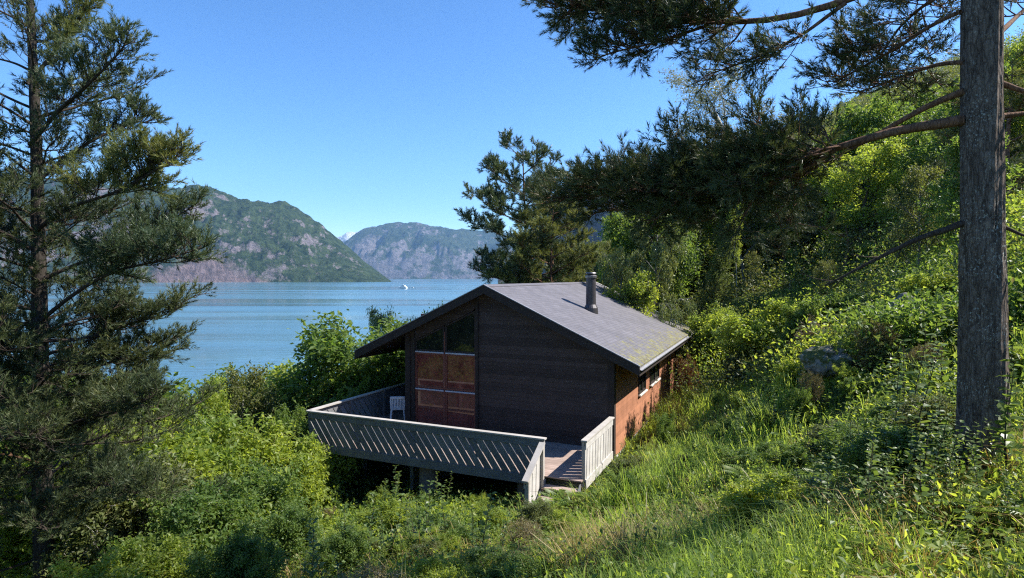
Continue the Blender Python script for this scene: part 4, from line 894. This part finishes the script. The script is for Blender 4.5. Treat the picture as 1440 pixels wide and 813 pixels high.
# ------------------------------------------------------------------ trees and bushes, one by one: (variant, px, top py, distance, width factor, label)
def plant(key, px, ytop, Y, wide, label, group=None, rz=None):
    x = (px - CX) / F * Y; z = gz(x, Y); h = -(ytop - HY) / F * Y - z
    cat = {'leafy_tree': 'tree', 'willow_tree': 'willow', 'birch_tree': 'birch', 'juniper_tree': 'juniper', 'leafy_bush': 'bush'}[VAR[key][3]]
    return put(key, (x, Y, z - .05), max(h, .6), label, cat, group, rz, wide)
PT = [
 ('tree_green2', 484, 430, 25, 1.3, 'round green leafy tree left of the cabin roof against the fjord'),
 ('willow', 566, 428, 30, .55, 'pale thin-leaved willow just above the left roof slope'),
 ('tree_green', 598, 420, 36, .5, 'small dark treetop peeping over the left roof slope'),
 ('tree_lime', 545, 478, 23, .62, 'yellowish leafy tree under the left roof overhang'),
 ('tree_green', 512, 520, 20.6, .7, 'green leafy tree right behind the left deck railing'),
 ('willow_dark', 590, 500, 24, .55, 'dull leafy tree seen between deck railing and left cabin corner'),
 ('tree_green', 425, 535, 22, .5, 'low green tree at the left foot of the round fjord-side tree'),
 ('tree_dull', 335, 506, 21, .7, 'brownish bushy tree against the water left of the round green tree'),
 ('tree_lime', 372, 522, 23, .55, 'bright lime tree just in front of the shed roof'),
 ('tree_lime', 262, 520, 17, .62, 'lime leafy tree behind the tip of the left pine boughs'),
 ('tree_green', 170, 505, 19, .7, 'green tree behind the left pine above the fjord shore'),
 ('tree_green2', 60, 500, 20, .7, 'green tree hidden behind the left pine trunk'),
 ('bush_lime', 325, 560, 14.5, 1.15, 'bright yellow-green bush in the middle of the left slope'),
 ('bush_lime2', 250, 580, 12.5, 1.2, 'bright yellow-green bush beside the lower left pine boughs'),
 ('tree_green2', 400, 560, 17.5, .6, 'tall green shrub left of the deck corner'),
 ('bush_lime2', 405, 590, 15.5, 1.0, 'light green bush touching the left deck corner'),
 ('bush_green', 350, 640, 12, 1.2, 'green bush on the slope below the left deck corner'),
 ('bush_dull', 180, 640, 10.5, 1.2, 'dull shaded bush at the foot of the left pine, on its right'),
 ('bush_lime', 90, 600, 13, 1.3, 'yellow-green bush glimpsed behind the left pine foot'),
 ('bush_green', 270, 660, 9.5, 1.2, 'green bush low in the bottom left'),
 ('bush_green', 400, 700, 9.5, 1.1, 'green bush in front of the deck pillar, lower edge'),
 ('bush_green', 330, 740, 7.6, 1.1, 'leafy green bush at the bottom edge left of centre'),
 ('bush_lime', 190, 740, 7.6, 1.2, 'yellow-green bush at the bottom edge near the left pine'),
 ('bush_lime2', 545, 700, 11, 1.3, 'bright bush in front of the dark space under the deck'),
 ('bush_green', 480, 735, 8.6, 1.3, 'green bush at the bottom edge below the deck pillar'),
 ('bush_green', 650, 745, 8.5, 1.3, 'green bush at the bottom edge below the front railing'),
 ('willow_dark', 915, 292, 27, .60, 'weeping grey-green willow behind the right roof verge'),
 ('willow', 870, 345, 27, .55, 'pale weeping willow behind the flue'),
 ('juniper', 1000, 308, 27, 1.15, 'upright pale green juniper beside the slim white birch trunk'),
 ('birch_full', 1036, 262, 30, .5, 'slim white-trunked birch right of the upright juniper'),
 ('birch', 1068, 78, 44, 2.0, 'tall pale twiggy birch rising against the sky above the boughs'),
 ('tree_lime', 868, 372, 26, .9, 'lime leafy tree right behind the flue'),
 ('tree_lime', 1085, 290, 38, .75, 'lime tree under the sweeping pine bough'),
 ('tree_green', 975, 255, 48, .8, 'green tree high behind the willow on the hillside'),
 ('tree_green', 1140, 265, 44, .8, 'green hillside tree under the middle of the big bough'),
 ('tree_lime', 1185, 300, 30, .7, 'bright lime tree mid slope left of the big pine trunk'),
 ('birch_full', 1235, 240, 42, .7, 'leafy birch high on the slope left of the big pine trunk'),
 ('tree_dull', 1290, 205, 46, .8, 'dull green tree near the skyline left of the big pine trunk'),
 ('tree_lime', 1300, 262, 26, .8, 'bright lime tree touching the big pine trunk on its left'),
 ('tree_green', 1335, 290, 20, .8, 'green tree directly behind the big pine trunk'),
 ('tree_green2', 1225, 335, 24, .8, 'round green tree behind the bare dead limb'),
 ('tree_green', 1110, 345, 27, .8, 'green tree in the middle of the hillside thicket'),
 ('tree_dull', 1165, 360, 21, .7, 'dull shaded tree below the tip of the dead limb'),
 ('tree_dull', 1060, 350, 30, .7, 'dull tree right of the white birch trunk'),
 ('tree_lime', 1430, 265, 18, .7, 'lime tree at the right edge behind the big pine'),
 ('tree_green', 1410, 180, 34, .8, 'green tree high at the right edge'),
 ('tree_green2', 1010, 372, 34, .6, 'green tree behind the far roof corner'),
 ('bush_lime', 1012, 420, 24, 1.0, 'bright lime bush at the foot of the upright juniper'),
 ('bush_green', 1060, 440, 20, 1.1, 'green bush right of the far roof corner'),
 ('bush_lime2', 1110, 405, 17.5, 1.4, 'lime bush in the middle of the hillside thicket'),
 ('bush_lime', 1300, 372, 13, 1.2, 'lime bush behind the pale boulder'),
 ('bush_green', 1180, 400, 15, 1.3, 'green bush uphill of the dark rock'),
 ('bush_lime2', 1420, 400, 11, 1.2, 'lime bush right of the big pine trunk'),
 ('bush_dull', 1035, 492, 18.0, .8, 'dull shaded bush beside the cabin back corner'),
 ('bush_rust', 958, 492, 21.5, .5, 'rusty reddish shrub against the cabin side wall'),
 ('bush_green', 1012, 548, 16.2, .7, 'dark leafy bush on the slope right of the cabin side wall'),
 ('bush_green', 1080, 530, 13.5, .9, 'leafy bush in the shade right of the cabin side bush'),
 ('bush_lime', 1195, 520, 10.6, .9, 'lime bush right below the dark rock'),
 ('bush_lime2', 1120, 500, 12.6, .9, 'lime bush left of the dark rock'),
 ('bush_tan', 1240, 440, 11, 1.0, 'tan twiggy bush below the pale boulder'),
 ('bush_tan', 1300, 470, 9.6, .9, 'tan twiggy bush next to the big pine trunk'),
 ('bush_tan', 1160, 440, 13.5, 1.1, 'tan twiggy bush behind the dark rock'),
 ('bush_green', 935, 572, 15.4, .6, 'fresh green bush against the cabin side wall foot'),
 ('bush_dull', 1290, 560, 7.6, .9, 'dull leafy bush left of the big pine foot'),
 ('bush_green', 1225, 640, 6.6, .9, 'glossy leafy bush on the shaded slope left of the big pine foot'),
 ('tree_green', 1350, 170, 15.5, .9, 'tall green tree just behind the big pine trunk, shading the slope'),
 ('tree_dull', 1292, 225, 18, .8, 'dull green tree left of the big pine trunk, shading the slope'),
 ('tree_green2', 1120, 420, 15.5, .8, 'shaded green tree uphill behind the dark rock'),
 ('bush_green', 452, 615, 21.5, 1.4, 'shaded green bush beyond the underside of the deck corner'),
 ('bush_dull', 500, 610, 22.5, 1.4, 'shaded dull bush beyond the underside of the deck, right of the pillar'),
 ('bush_dull', 545, 620, 21.5, 1.3, 'shaded dull bush under the left side of the cabin'),
 ('bush_green', 410, 620, 19.5, 1.3, 'green bush behind the light bush at the left deck corner'),
 ('bush_tan', 1150, 512, 10.6, .6, 'tan twiggy bush growing in front of the dark rock'),
 ('bush_green', 1128, 535, 10.4, .6, 'small green bush at the left foot of the dark rock'),
 ('bush_lime', 1252, 452, 11.6, .5, 'small lime bush hiding the foot of the pale boulder'),
 ('tree_green2', 232, 500, 22, 1.5, 'green treetop against the water between left pine boughs and the brownish tree'),
 ('tree_lime', 300, 508, 24, 1.4, 'lime treetop at the shore edge below the lowest left pine bough'),
 ('tree_green', 165, 505, 23, 1.5, 'green treetop at the water behind the left pine crown'),
 ('tree_green2', 388, 512, 27, 1.2, 'green treetop at the shore edge left of the round green tree'),
 ('tree_dull', 20, 510, 27, .9, 'dull treetop at the left picture edge against the water'),
 ('tree_lime', 205, 555, 17, 1.2, 'lime tree on the left slope in front of the shore treetops'),
 ('tree_green', 300, 565, 18, .8, 'green tree rising over the bright bush on the left slope'),
 ('bush_green', 462, 694, 15.6, 1.1, 'green bush beside the left deck pillar'),
 ('bush_lime', 535, 684, 14.9, 1.1, 'lime bush growing up to the deck between the pillars'),
 ('bush_green', 605, 690, 14.4, 1.1, 'green bush in front of the middle deck pillar'),
 ('bush_lime2', 668, 702, 13.9, 1.0, 'lime bush below the right half of the front railing'),
 ('bush_green', 722, 716, 13.2, 1.0, 'green bush below the right end of the front railing'),
 ('bush_lime', 1430, 520, 8, 1.0, 'lime bush at the right edge beyond the big pine foot'),
]
for q in PT: plant(*q)
rng = rnd(321); placed = [((q[1] - CX) / F * q[3], q[3]) for q in PT]; cnt = 0
while cnt < 105:
    Yt = rng.uniform(24, 75); xt = Yt * rng.uniform(.17, .92)
    if any((xt - a) ** 2 + (Yt - b) ** 2 < 5 for a, b in placed): continue
    placed.append((xt, Yt)); kd = ['tree_green2', 'tree_green', 'tree_dull', 'tree_green2', 'birch_full', 'tree_lime'][rng.integers(0, 6)]
    hg = rng.uniform(5.0, 8.0) + (2.0 if Yt > 34 else 0)
    put(kd, (xt, Yt, gz(xt, Yt) - .1), hg, 'leafy tree standing in the dense wood on the right hillside', 'tree', 'trees of the dense hillside wood', wide=rng.uniform(.9, 1.3)); cnt += 1
for k, (xt, Yt, hg) in enumerate([(-9, -7, 7), (-3, -12, 9), (8, -9, 8), (-16, -2, 7), (9.4, 3.2, 6.5), (7.9, 1.2, 5), (-15, 9.5, 13.5), (-19, 7, 15), (-13, 6.5, 11.5), (-23, 11, 17), (-17, 12, 14)]):
    put(['tree_green', 'tree_lime', 'tree_lime', 'tree_green', 'birch', 'birch_full', 'tree_green2', 'tree_green', 'tree_green2', 'tree_green', 'tree_lime'][k], (xt, Yt, gz(xt, Yt) - .1), hg, 'leafy tree beside or behind the viewpoint, outside the picture', 'tree', 'trees round the viewpoint')

# far wood on the hillside: one mass
rng = rnd(77); g = Geo()
n = 1500; X = rng.uniform(5, 200, n); Y = rng.uniform(48, 330, n)
keep = (X / Y > .12) & (X / Y < 1.1); X, Y = X[keep], Y[keep]; Zg = ground_z(X, Y)
P = []
for x, y, z in zip(X, Y, Zg):
    h = rng.uniform(5, 10); k = 160; a = rng.normal(size=(k, 3)) * np.array([1.3, 1.3, h * .27]) + np.array([x, y, z + h * .55]); P.append(a)
leaves(g, np.concatenate(P), rng, .62, hang=.2); tag(g.obj('woodland', M['dull']), 'mixed green wood covering the far hillside', 'woodland', kind='stuff')

boulder(1272, 12.4, .42, (1, .9, .85), 'pale lichen-spotted boulder among the bushes left of the big pine', seed=1, py=440)
boulder(1166, 11.6, .50, (1.0, .9, .6), 'dark grey rock half buried under dead twigs on the slope', seed=2, py=508)
boulder(905, 11.8, .52, (1.1, .8, .45), 'low grass-covered rock on the slope below the cabin corner', 'rock_dry', seed=3, py=690)
boulder(988, 11.9, .26, (1, 1, .9), 'small brown grassy hummock of rock beside the grass slope', 'rock_dry', seed=4, py=672)

# ------------------------------------------------------------------ ground cover
def scatter_pts(rng, n, rmin, rmax, amin, amax, dens_pow=.9):
    r = rmin + (rmax - rmin) * rng.uniform(size=n) ** (1 + dens_pow); a = rng.uniform(amin, amax, n)
    x = np.sin(a) * r; y = np.cos(a) * r; return x, y
def clear(x, y, pad=0.0):
    ux = (x - 2.801) * .9135 - (y - 16.347) * .4069; vy = (x - 2.801) * .4069 + (y - 16.347) * .9135
    inside = ((ux > -8.4 - pad) & (ux < .0 + pad) & (vy > -3.0 - pad) & (vy < 11.3)) | ((ux > -1.1) & (ux < .1) & (vy > -3.9) & (vy < 0)); return ~inside
rng = rnd(8)
x, y = scatter_pts(rng, 17000, 3.2, 24, -.75, .95); ok = clear(x, y, -.05); x, y = x[ok], y[ok]; z = ground_z(x, y)
dn = fbm(x * .5, y * .5, 3, 31); grassy = np.exp(-((x - (.25 * y + .6)) ** 2) / (2 * 2.1 ** 2)) + .12 + dn * .7
grassy *= np.clip(.75 + 1.6 * fbm(x * 1.3, y * 1.3, 3, 37), .05, 1.3)
ok = rng.uniform(size=len(x)) < np.clip(grassy, .05, 1); x, y, z, dn = x[ok], y[ok], z[ok], dn[ok]
def blades(g, x, y, z, per, Ln, w, rng, lean=.55):
    n = len(x) * per; bx = np.repeat(x, per) + rng.normal(size=n) * .07; by = np.repeat(y, per) + rng.normal(size=n) * .07; bz = np.repeat(z, per) - .03
    az = np.repeat(3.7 + rng.normal(size=len(x)) * 1.3, per) + rng.normal(size=n) * 1.0
    l = Ln * rng.uniform(.45, 1.25, n) * np.repeat(rng.uniform(.7, 1.25, len(x)) * np.clip(1 + .9 * fbm(x * .9, y * .9, 3, 71), .45, 1.6), per); le = lean * rng.uniform(.2, 1.4, n)
    d = np.stack([np.cos(az), np.sin(az), np.zeros(n)], -1); sd = np.stack([-np.sin(az), np.cos(az), np.zeros(n)], -1)
    tw = rng.uniform(-1, 1, n)[:, None]; sd = unit(sd + d * tw)
    ww = (w * rng.uniform(.6, 1.3, n))[:, None]; b = np.stack([bx, by, bz], -1)
    m1 = b + np.array([0, 0, 1.]) * (l * .5)[:, None] + d * (l * le * .22)[:, None]; m2 = b + np.array([0, 0, 1.]) * (l * .85)[:, None] + d * (l * le * .6)[:, None]
    tp = b + np.array([0, 0, 1.]) * (l * (1 - .25 * le))[:, None] + d * (l * le * 1.15)[:, None]
    V = np.stack([b - sd * ww, b + sd * ww, m1 - sd * ww * .9, m1 + sd * ww * .9, m2 - sd * ww * .55, m2 + sd * ww * .55, tp], 1).reshape(-1, 3)
    o = (np.arange(n) * 7)[:, None]
    off = g.n; g.add(V, np.concatenate([o + np.array([[0, 1, 3, 2]]), o + np.array([[2, 3, 5, 4]])])); g.f3.append(o + np.array([[4, 5, 6]]) + off)
g = Geo(); rr = np.hypot(x, y); near = rr < 9
blades(g, x[near], y[near], z[near], 20, .31, .0034, rng); blades(g, x[~near], y[~near], z[~near], 14, .42, .0075, rng)
tag(g.obj('long_grass', M['grass']), 'long bright green grass leaning down the slope', 'grass', kind='stuff')
g = Geo(); s = fbm(x * .9 + 5, y * .9, 3, 55) > .16
blades(g, x[s], y[s], z[s], 12, .36, .005, rng, .9); tag(g.obj('dry_grass', M['straw']), 'dry straw-coloured grass mixed into the green slope', 'grass', kind='stuff')
# herbs: whorls of small broad leaves on short stems
x, y = scatter_pts(rng, 21000, 3.0, 30, -.8, 1.0); ok = clear(x, y, .0); x, y = x[ok], y[ok]
gr = np.exp(-((x - (.25 * y + .6)) ** 2) / (2 * 2.2 ** 2)); ok = rng.uniform(size=len(x)) < np.clip(1 - .8 * gr + .9 * fbm(x * .7, y * .7, 3, 17), .1, 1); x, y = x[ok], y[ok]; z = ground_z(x, y)
per = 15; hgt = np.repeat(rng.uniform(.12, .7, len(x)) * (.7 + .5 * fbm(x * .8, y * .8, 3, 91)), per)
pos = np.stack([np.repeat(x, per), np.repeat(y, per), np.repeat(z, per)], -1) + rng.normal(size=(len(x) * per, 3)) * np.array([.12, .12, .0]); pos[:, 2] += hgt * rng.uniform(.15, 1.0, len(hgt))
rr = np.hypot(pos[:, 0], pos[:, 1]); half = rng.uniform(size=len(pos)) < .5
for q, mm, nm, lb_ in ((half, 'green', 'leafy_undergrowth', 'low leafy green undergrowth on the slope'), (~half, 'lime', 'bright_undergrowth', 'low yellow-green undergrowth on the slope')):
    g = Geo(); nn = q & (rr < 10); leaves(g, pos[nn], rng, .055, up=.9); ff = q & (rr >= 10); leaves(g, pos[ff], rng, .085, up=.8)
    tag(g.obj(nm, M[mm]), lb_, 'undergrowth', kind='stuff')

rng = rnd(44)
x, y = scatter_pts(rng, 15000, 13, 75, -.8, .98, .75); ok = clear(x, y, 1.3); x, y = x[ok], y[ok]
lim = np.where(x / y > .14, 1.0, .75) * np.where(np.hypot(x, y) < 17, .5, 1.0)
open_ = (x > .0) & (x < 6.5) & (y < 19); x, y, lim = x[~open_], y[~open_], lim[~open_]
z = ground_z(x, y); hh = np.clip(1.0 + 2.6 * fbm(x * .35, y * .35, 4, 66), .12, 2.4) * lim
per = 30; pos = np.stack([np.repeat(x, per), np.repeat(y, per), np.repeat(z, per)], -1); n = len(pos)
pos[:, :2] += rng.normal(size=(n, 2)) * .42; pos[:, 2] += np.repeat(hh, per) * rng.uniform(0, 1, n) ** .6 + rng.normal(size=n) * .08
kk = fbm(pos[:, 0] * .22, pos[:, 1] * .22, 3, 12) + rng.normal(size=n) * .05
for q, mm, nm, lb_ in ((kk < -.06, 'dull', 'dull_scrub', 'dull olive scrub filling the hillside between the trees'), ((kk >= -.06) & (kk < .2), 'green', 'green_scrub', 'green scrub filling the hillside between the trees'), (kk >= .2, 'lime', 'lime_scrub', 'yellow-green scrub filling the hillside between the trees')):
    g = Geo(); rq = np.hypot(pos[:, 0], pos[:, 1]); a = q & (rq < 32); b = q & (rq >= 32)
    leaves(g, pos[a], rng, .105, up=.3); leaves(g, pos[b], rng, .17, up=.25); tag(g.obj(nm, M[mm]), lb_, 'scrub', kind='stuff')

rng = rnd(505); cnt = 0
while cnt < 70:
    yy_ = rng.uniform(5, 15); xx_ = yy_ * rng.uniform(-.35, .72)
    if not bool(clear(np.array([xx_]), np.array([yy_]), .8)[0]) or abs(xx_ - (.25 * yy_ + .3)) < .45 * rng.uniform(.2, 1.3): continue
    hb = rng.uniform(.3, .75)
    put(['bush_green', 'bush_lime', 'bush_lime2', 'bush_dull', 'bush_green', 'bush_tan'][int(rng.integers(0, 6))], (xx_, yy_, gz(xx_, yy_) - .05), hb, 'low leafy shrub on the open slope in front of the cabin', 'bush', 'low shrubs on the open slope', wide=rng.uniform(1.1, 1.7)); cnt += 1
# ferns
def fern_mesh(seed, nf=11, Ln=.62):
    rng = rnd(seed); g = Geo()
    for f in range(nf):
        az = f * 2 * math.pi / nf + rng.normal() * .2; l = Ln * rng.uniform(.75, 1.1); el = rng.uniform(.7, 1.05)
        t = np.linspace(0, 1, 22); rad = l * (t * math.cos(el) + .35 * t ** 2); hz = l * (t * math.sin(el) - .48 * t ** 2)
        P = np.stack([np.cos(az) * rad, np.sin(az) * rad, hz], -1); g.tube(P[::3], np.linspace(.004, .0012, len(P[::3])), 3)
        T = unit(np.gradient(P, axis=0)); S = unit(np.cross(T, [0, 0, 1.])); Nn = np.cross(S, T)
        for sg in (-1, 1):
            w = .17 * np.sin(np.clip(t * 1.05 + .08, 0, 1) * math.pi) ** .8 * l / .6
            d = unit(S * sg + T * .45 + Nn * .0); R = frames(d, Nn); sz = np.stack([w * .42, w, w], -1)
            place(g, LV, LF, P[3:], R[3:], sz[3:])
    return g.mesh('fern_fronds', M['fern'])
fm = [fern_mesh(k) for k in (1, 2)]
def fern(px, py, Y, s, label, k=0):
    x = (px - CX) / F * Y; o = bpy.data.objects.new('fern', fm[k]); sc.collection.objects.link(o); o.location = (x, Y, gz(x, Y) + .05); o.scale = (s,) * 3; o.rotation_euler = (0, .1, px * .37)
    tag(o, label, 'fern', 'ferns growing on the slope')
for a in [(800, 0, 12.4, 1.3, 'bright green fern at the foot of the deck steps', 0), (835, 0, 12.0, 1.1, 'green fern just right of the deck steps', 1), (770, 0, 11.6, 1.0, 'green fern in front of the stair railing foot', 1),
          (1265, 0, 4.3, .9, 'shaded fern at the bottom edge below the leafy bush', 0), (1100, 0, 4.6, .8, 'shaded fern at the bottom edge right of the grass', 1), (1400, 0, 4.4, .8, 'fern at the bottom right corner under the pine', 0),
          (1060, 0, 8.2, .9, 'fern in the sunny grass right of the hummock', 1), (940, 0, 14.0, 1.2, 'fern at the foot of the cabin side wall', 0), (1180, 0, 6.4, .9, 'fern on the grass slope left of the glossy bush', 0)]: fern(*a)

# tall leafy weeds: upright stem, broad leaves in pairs
def weed_mesh(seed, H=.9, nl=15, size=.105):
    rng = rnd(seed); st = Geo(); g = Geo()
    P = [np.zeros(3)]; d = np.array([rng.normal() * .12, rng.normal() * .12, 1])
    for k in range(8): d = unit(d + rng.normal(size=3) * .06 + np.array([0, 0, .03])); P.append(P[-1] + d * H / 8)
    P = np.array(P); st.tube(P, np.linspace(.007, .002, 9), 4)
    pos = []; dr = []
    for k in range(nl):
        q, dd = polyat(P, min(.99, .25 + .75 * k / (nl - 1)))
        for s_ in (0, math.pi): a = k * 1.57 + s_ + rng.normal() * .3; pos.append(q); dr.append([math.cos(a), math.sin(a), .35 + rng.normal() * .2])
    pos = np.array(pos); dr = unit(np.array(dr)); n = len(pos)
    s = size * rng.uniform(.6, 1.15, n) * (1.15 - .6 * np.repeat(np.arange(nl) / nl, 2))
    place(g, BV, BF, pos, frames(dr, unit(np.array([0, 0, 1.]) + rng.normal(size=(n, 3)) * .35)), s)
    return st.mesh('stem', M['twig']), g.mesh('leaves', M['weed'])
WM = [weed_mesh(k) for k in range(4)]
def weed(x, y, h, label, k, group):
    r = empty('leafy_weed', (x, y, gz(x, y)), label, 'weed', group, rz=k * 1.3 + x * 5, scale=h / .9)
    for nme, me in zip(('stem', 'leaves'), WM[k % 4]):
        o = bpy.data.objects.new(nme, me); sc.collection.objects.link(o); o.parent = r
rng = rnd(15)
def patch(px0, px1, Y0, Y1, n, h0, h1, label, group):
    for k in range(n):
        Yk = rng.uniform(Y0, Y1); pxk = rng.uniform(px0, px1); weed((pxk - CX) / F * Yk, Yk, rng.uniform(h0, h1), label, int(rng.integers(0, 4)), group)
patch(1330, 1440, 4.1, 4.9, 15, .3, .62, 'broad-leaved weed growing in front of the big pine trunk', 'weeds in front of the big pine')
patch(1130, 1330, 4.0, 6.2, 60, .4, .85, 'broad-leaved weed on the shaded slope left of the big pine foot', 'weeds left of the big pine foot')
patch(1405, 1432, 4.9, 5.1, 2, .95, 1.25, 'tall broad-leaved weed against the right side of the big pine trunk', 'tall weeds against the big pine trunk')
patch(1260, 1335, 6.5, 8.5, 10, .8, 1.4, 'tall leafy weed behind the shaded patch, near the tan bushes', 'weeds near the tan bushes')
patch(525, 680, 13.4, 14.4, 9, .9, 1.5, 'tall leafy weed rising against the dark space under the deck', 'weeds in front of the deck underside')
patch(420, 700, 7.0, 9.5, 22, .6, 1.2, 'leafy weed at the bottom edge below the deck', 'weeds along the bottom edge')
patch(865, 905, 14.5, 15.6, 6, .5, .9, 'leafy weed by the foot of the right deck railing', 'weeds by the right deck railing')
patch(1040, 1140, 9.5, 12, 14, .6, 1.0, 'leafy weed on the slope below the dark rock', 'weeds below the dark rock')

# ------------------------------------------------------------------ haze, sky, sun, camera
m, nt, out = mat('thin_haze'); pv = nt.nodes.new('ShaderNodeVolumePrincipled')
pv.inputs['Color'].default_value = (.33, .62, 1.0, 1); pv.inputs['Density'].default_value = .00004; pv.inputs['Anisotropy'].default_value = .2
nt.links.new(pv.outputs[0], out.inputs['Volume'])
g = Geo(); g.box((-17000, -600, -110), (9500, 17000, 2600)); tag(g.obj('haze', m), 'thin bluish haze over the fjord', 'haze', kind='stuff')

w = bpy.data.worlds.new('World'); sc.world = w; w.use_nodes = True; nt = w.node_tree; nt.nodes.clear()
sky = nt.nodes.new('ShaderNodeTexSky'); sky.sky_type = 'NISHITA'; sky.sun_disc = False
sky.sun_elevation = math.radians(46.4); sky.sun_rotation = math.radians(88.3); sky.altitude = 0; sky.air_density = 1.0; sky.dust_density = .2; sky.ozone_density = 4.0
bg = nt.nodes.new('ShaderNodeBackground'); bg.inputs[1].default_value = .055; wo = nt.nodes.new('ShaderNodeOutputWorld')
hs = N(nt, 'ShaderNodeHueSaturation', Saturation=1.08); gm = N(nt, 'ShaderNodeGamma', Gamma=1.4)
nt.links.new(sky.outputs[0], gm.inputs[0]); nt.links.new(gm.outputs[0], hs.inputs['Color']); nt.links.new(hs.outputs[0], bg.inputs[0]); nt.links.new(bg.outputs[0], wo.inputs[0])
sd = bpy.data.lights.new('sun', 'SUN'); sd.energy = 5.0; sd.angle = math.radians(.55); sd.color = (1, .95, .86)
so = bpy.data.objects.new('sun', sd); sc.collection.objects.link(so)
from mathutils import Vector
so.rotation_euler = Vector((.689, .02, .7245)).to_track_quat('Z', 'Y').to_euler()
cd = bpy.data.cameras.new('camera'); cam = bpy.data.objects.new('camera', cd); sc.collection.objects.link(cam); sc.camera = cam
cd.sensor_width = 36; cd.lens = 36 * F / 1440; cd.clip_end = 60000; cd.clip_start = .05
cam.location = (0, 0, 0); cam.rotation_euler = (math.radians(90) - math.atan((406.5 - HY) / F), 0, 0)
sc.view_settings.view_transform = 'Standard'; sc.view_settings.look = 'None'; sc.view_settings.gamma = 1; sc.view_settings.exposure = 1.25
c = sc.cycles; c.max_bounces = 6; c.diffuse_bounces = 3; c.glossy_bounces = 3; c.transmission_bounces = 3; c.volume_bounces = 0; c.use_denoising = False; sc.cycles.filter_width = 1.2; c.sample_clamp_indirect = 6
c.use_adaptive_sampling = True; c.adaptive_threshold = .01
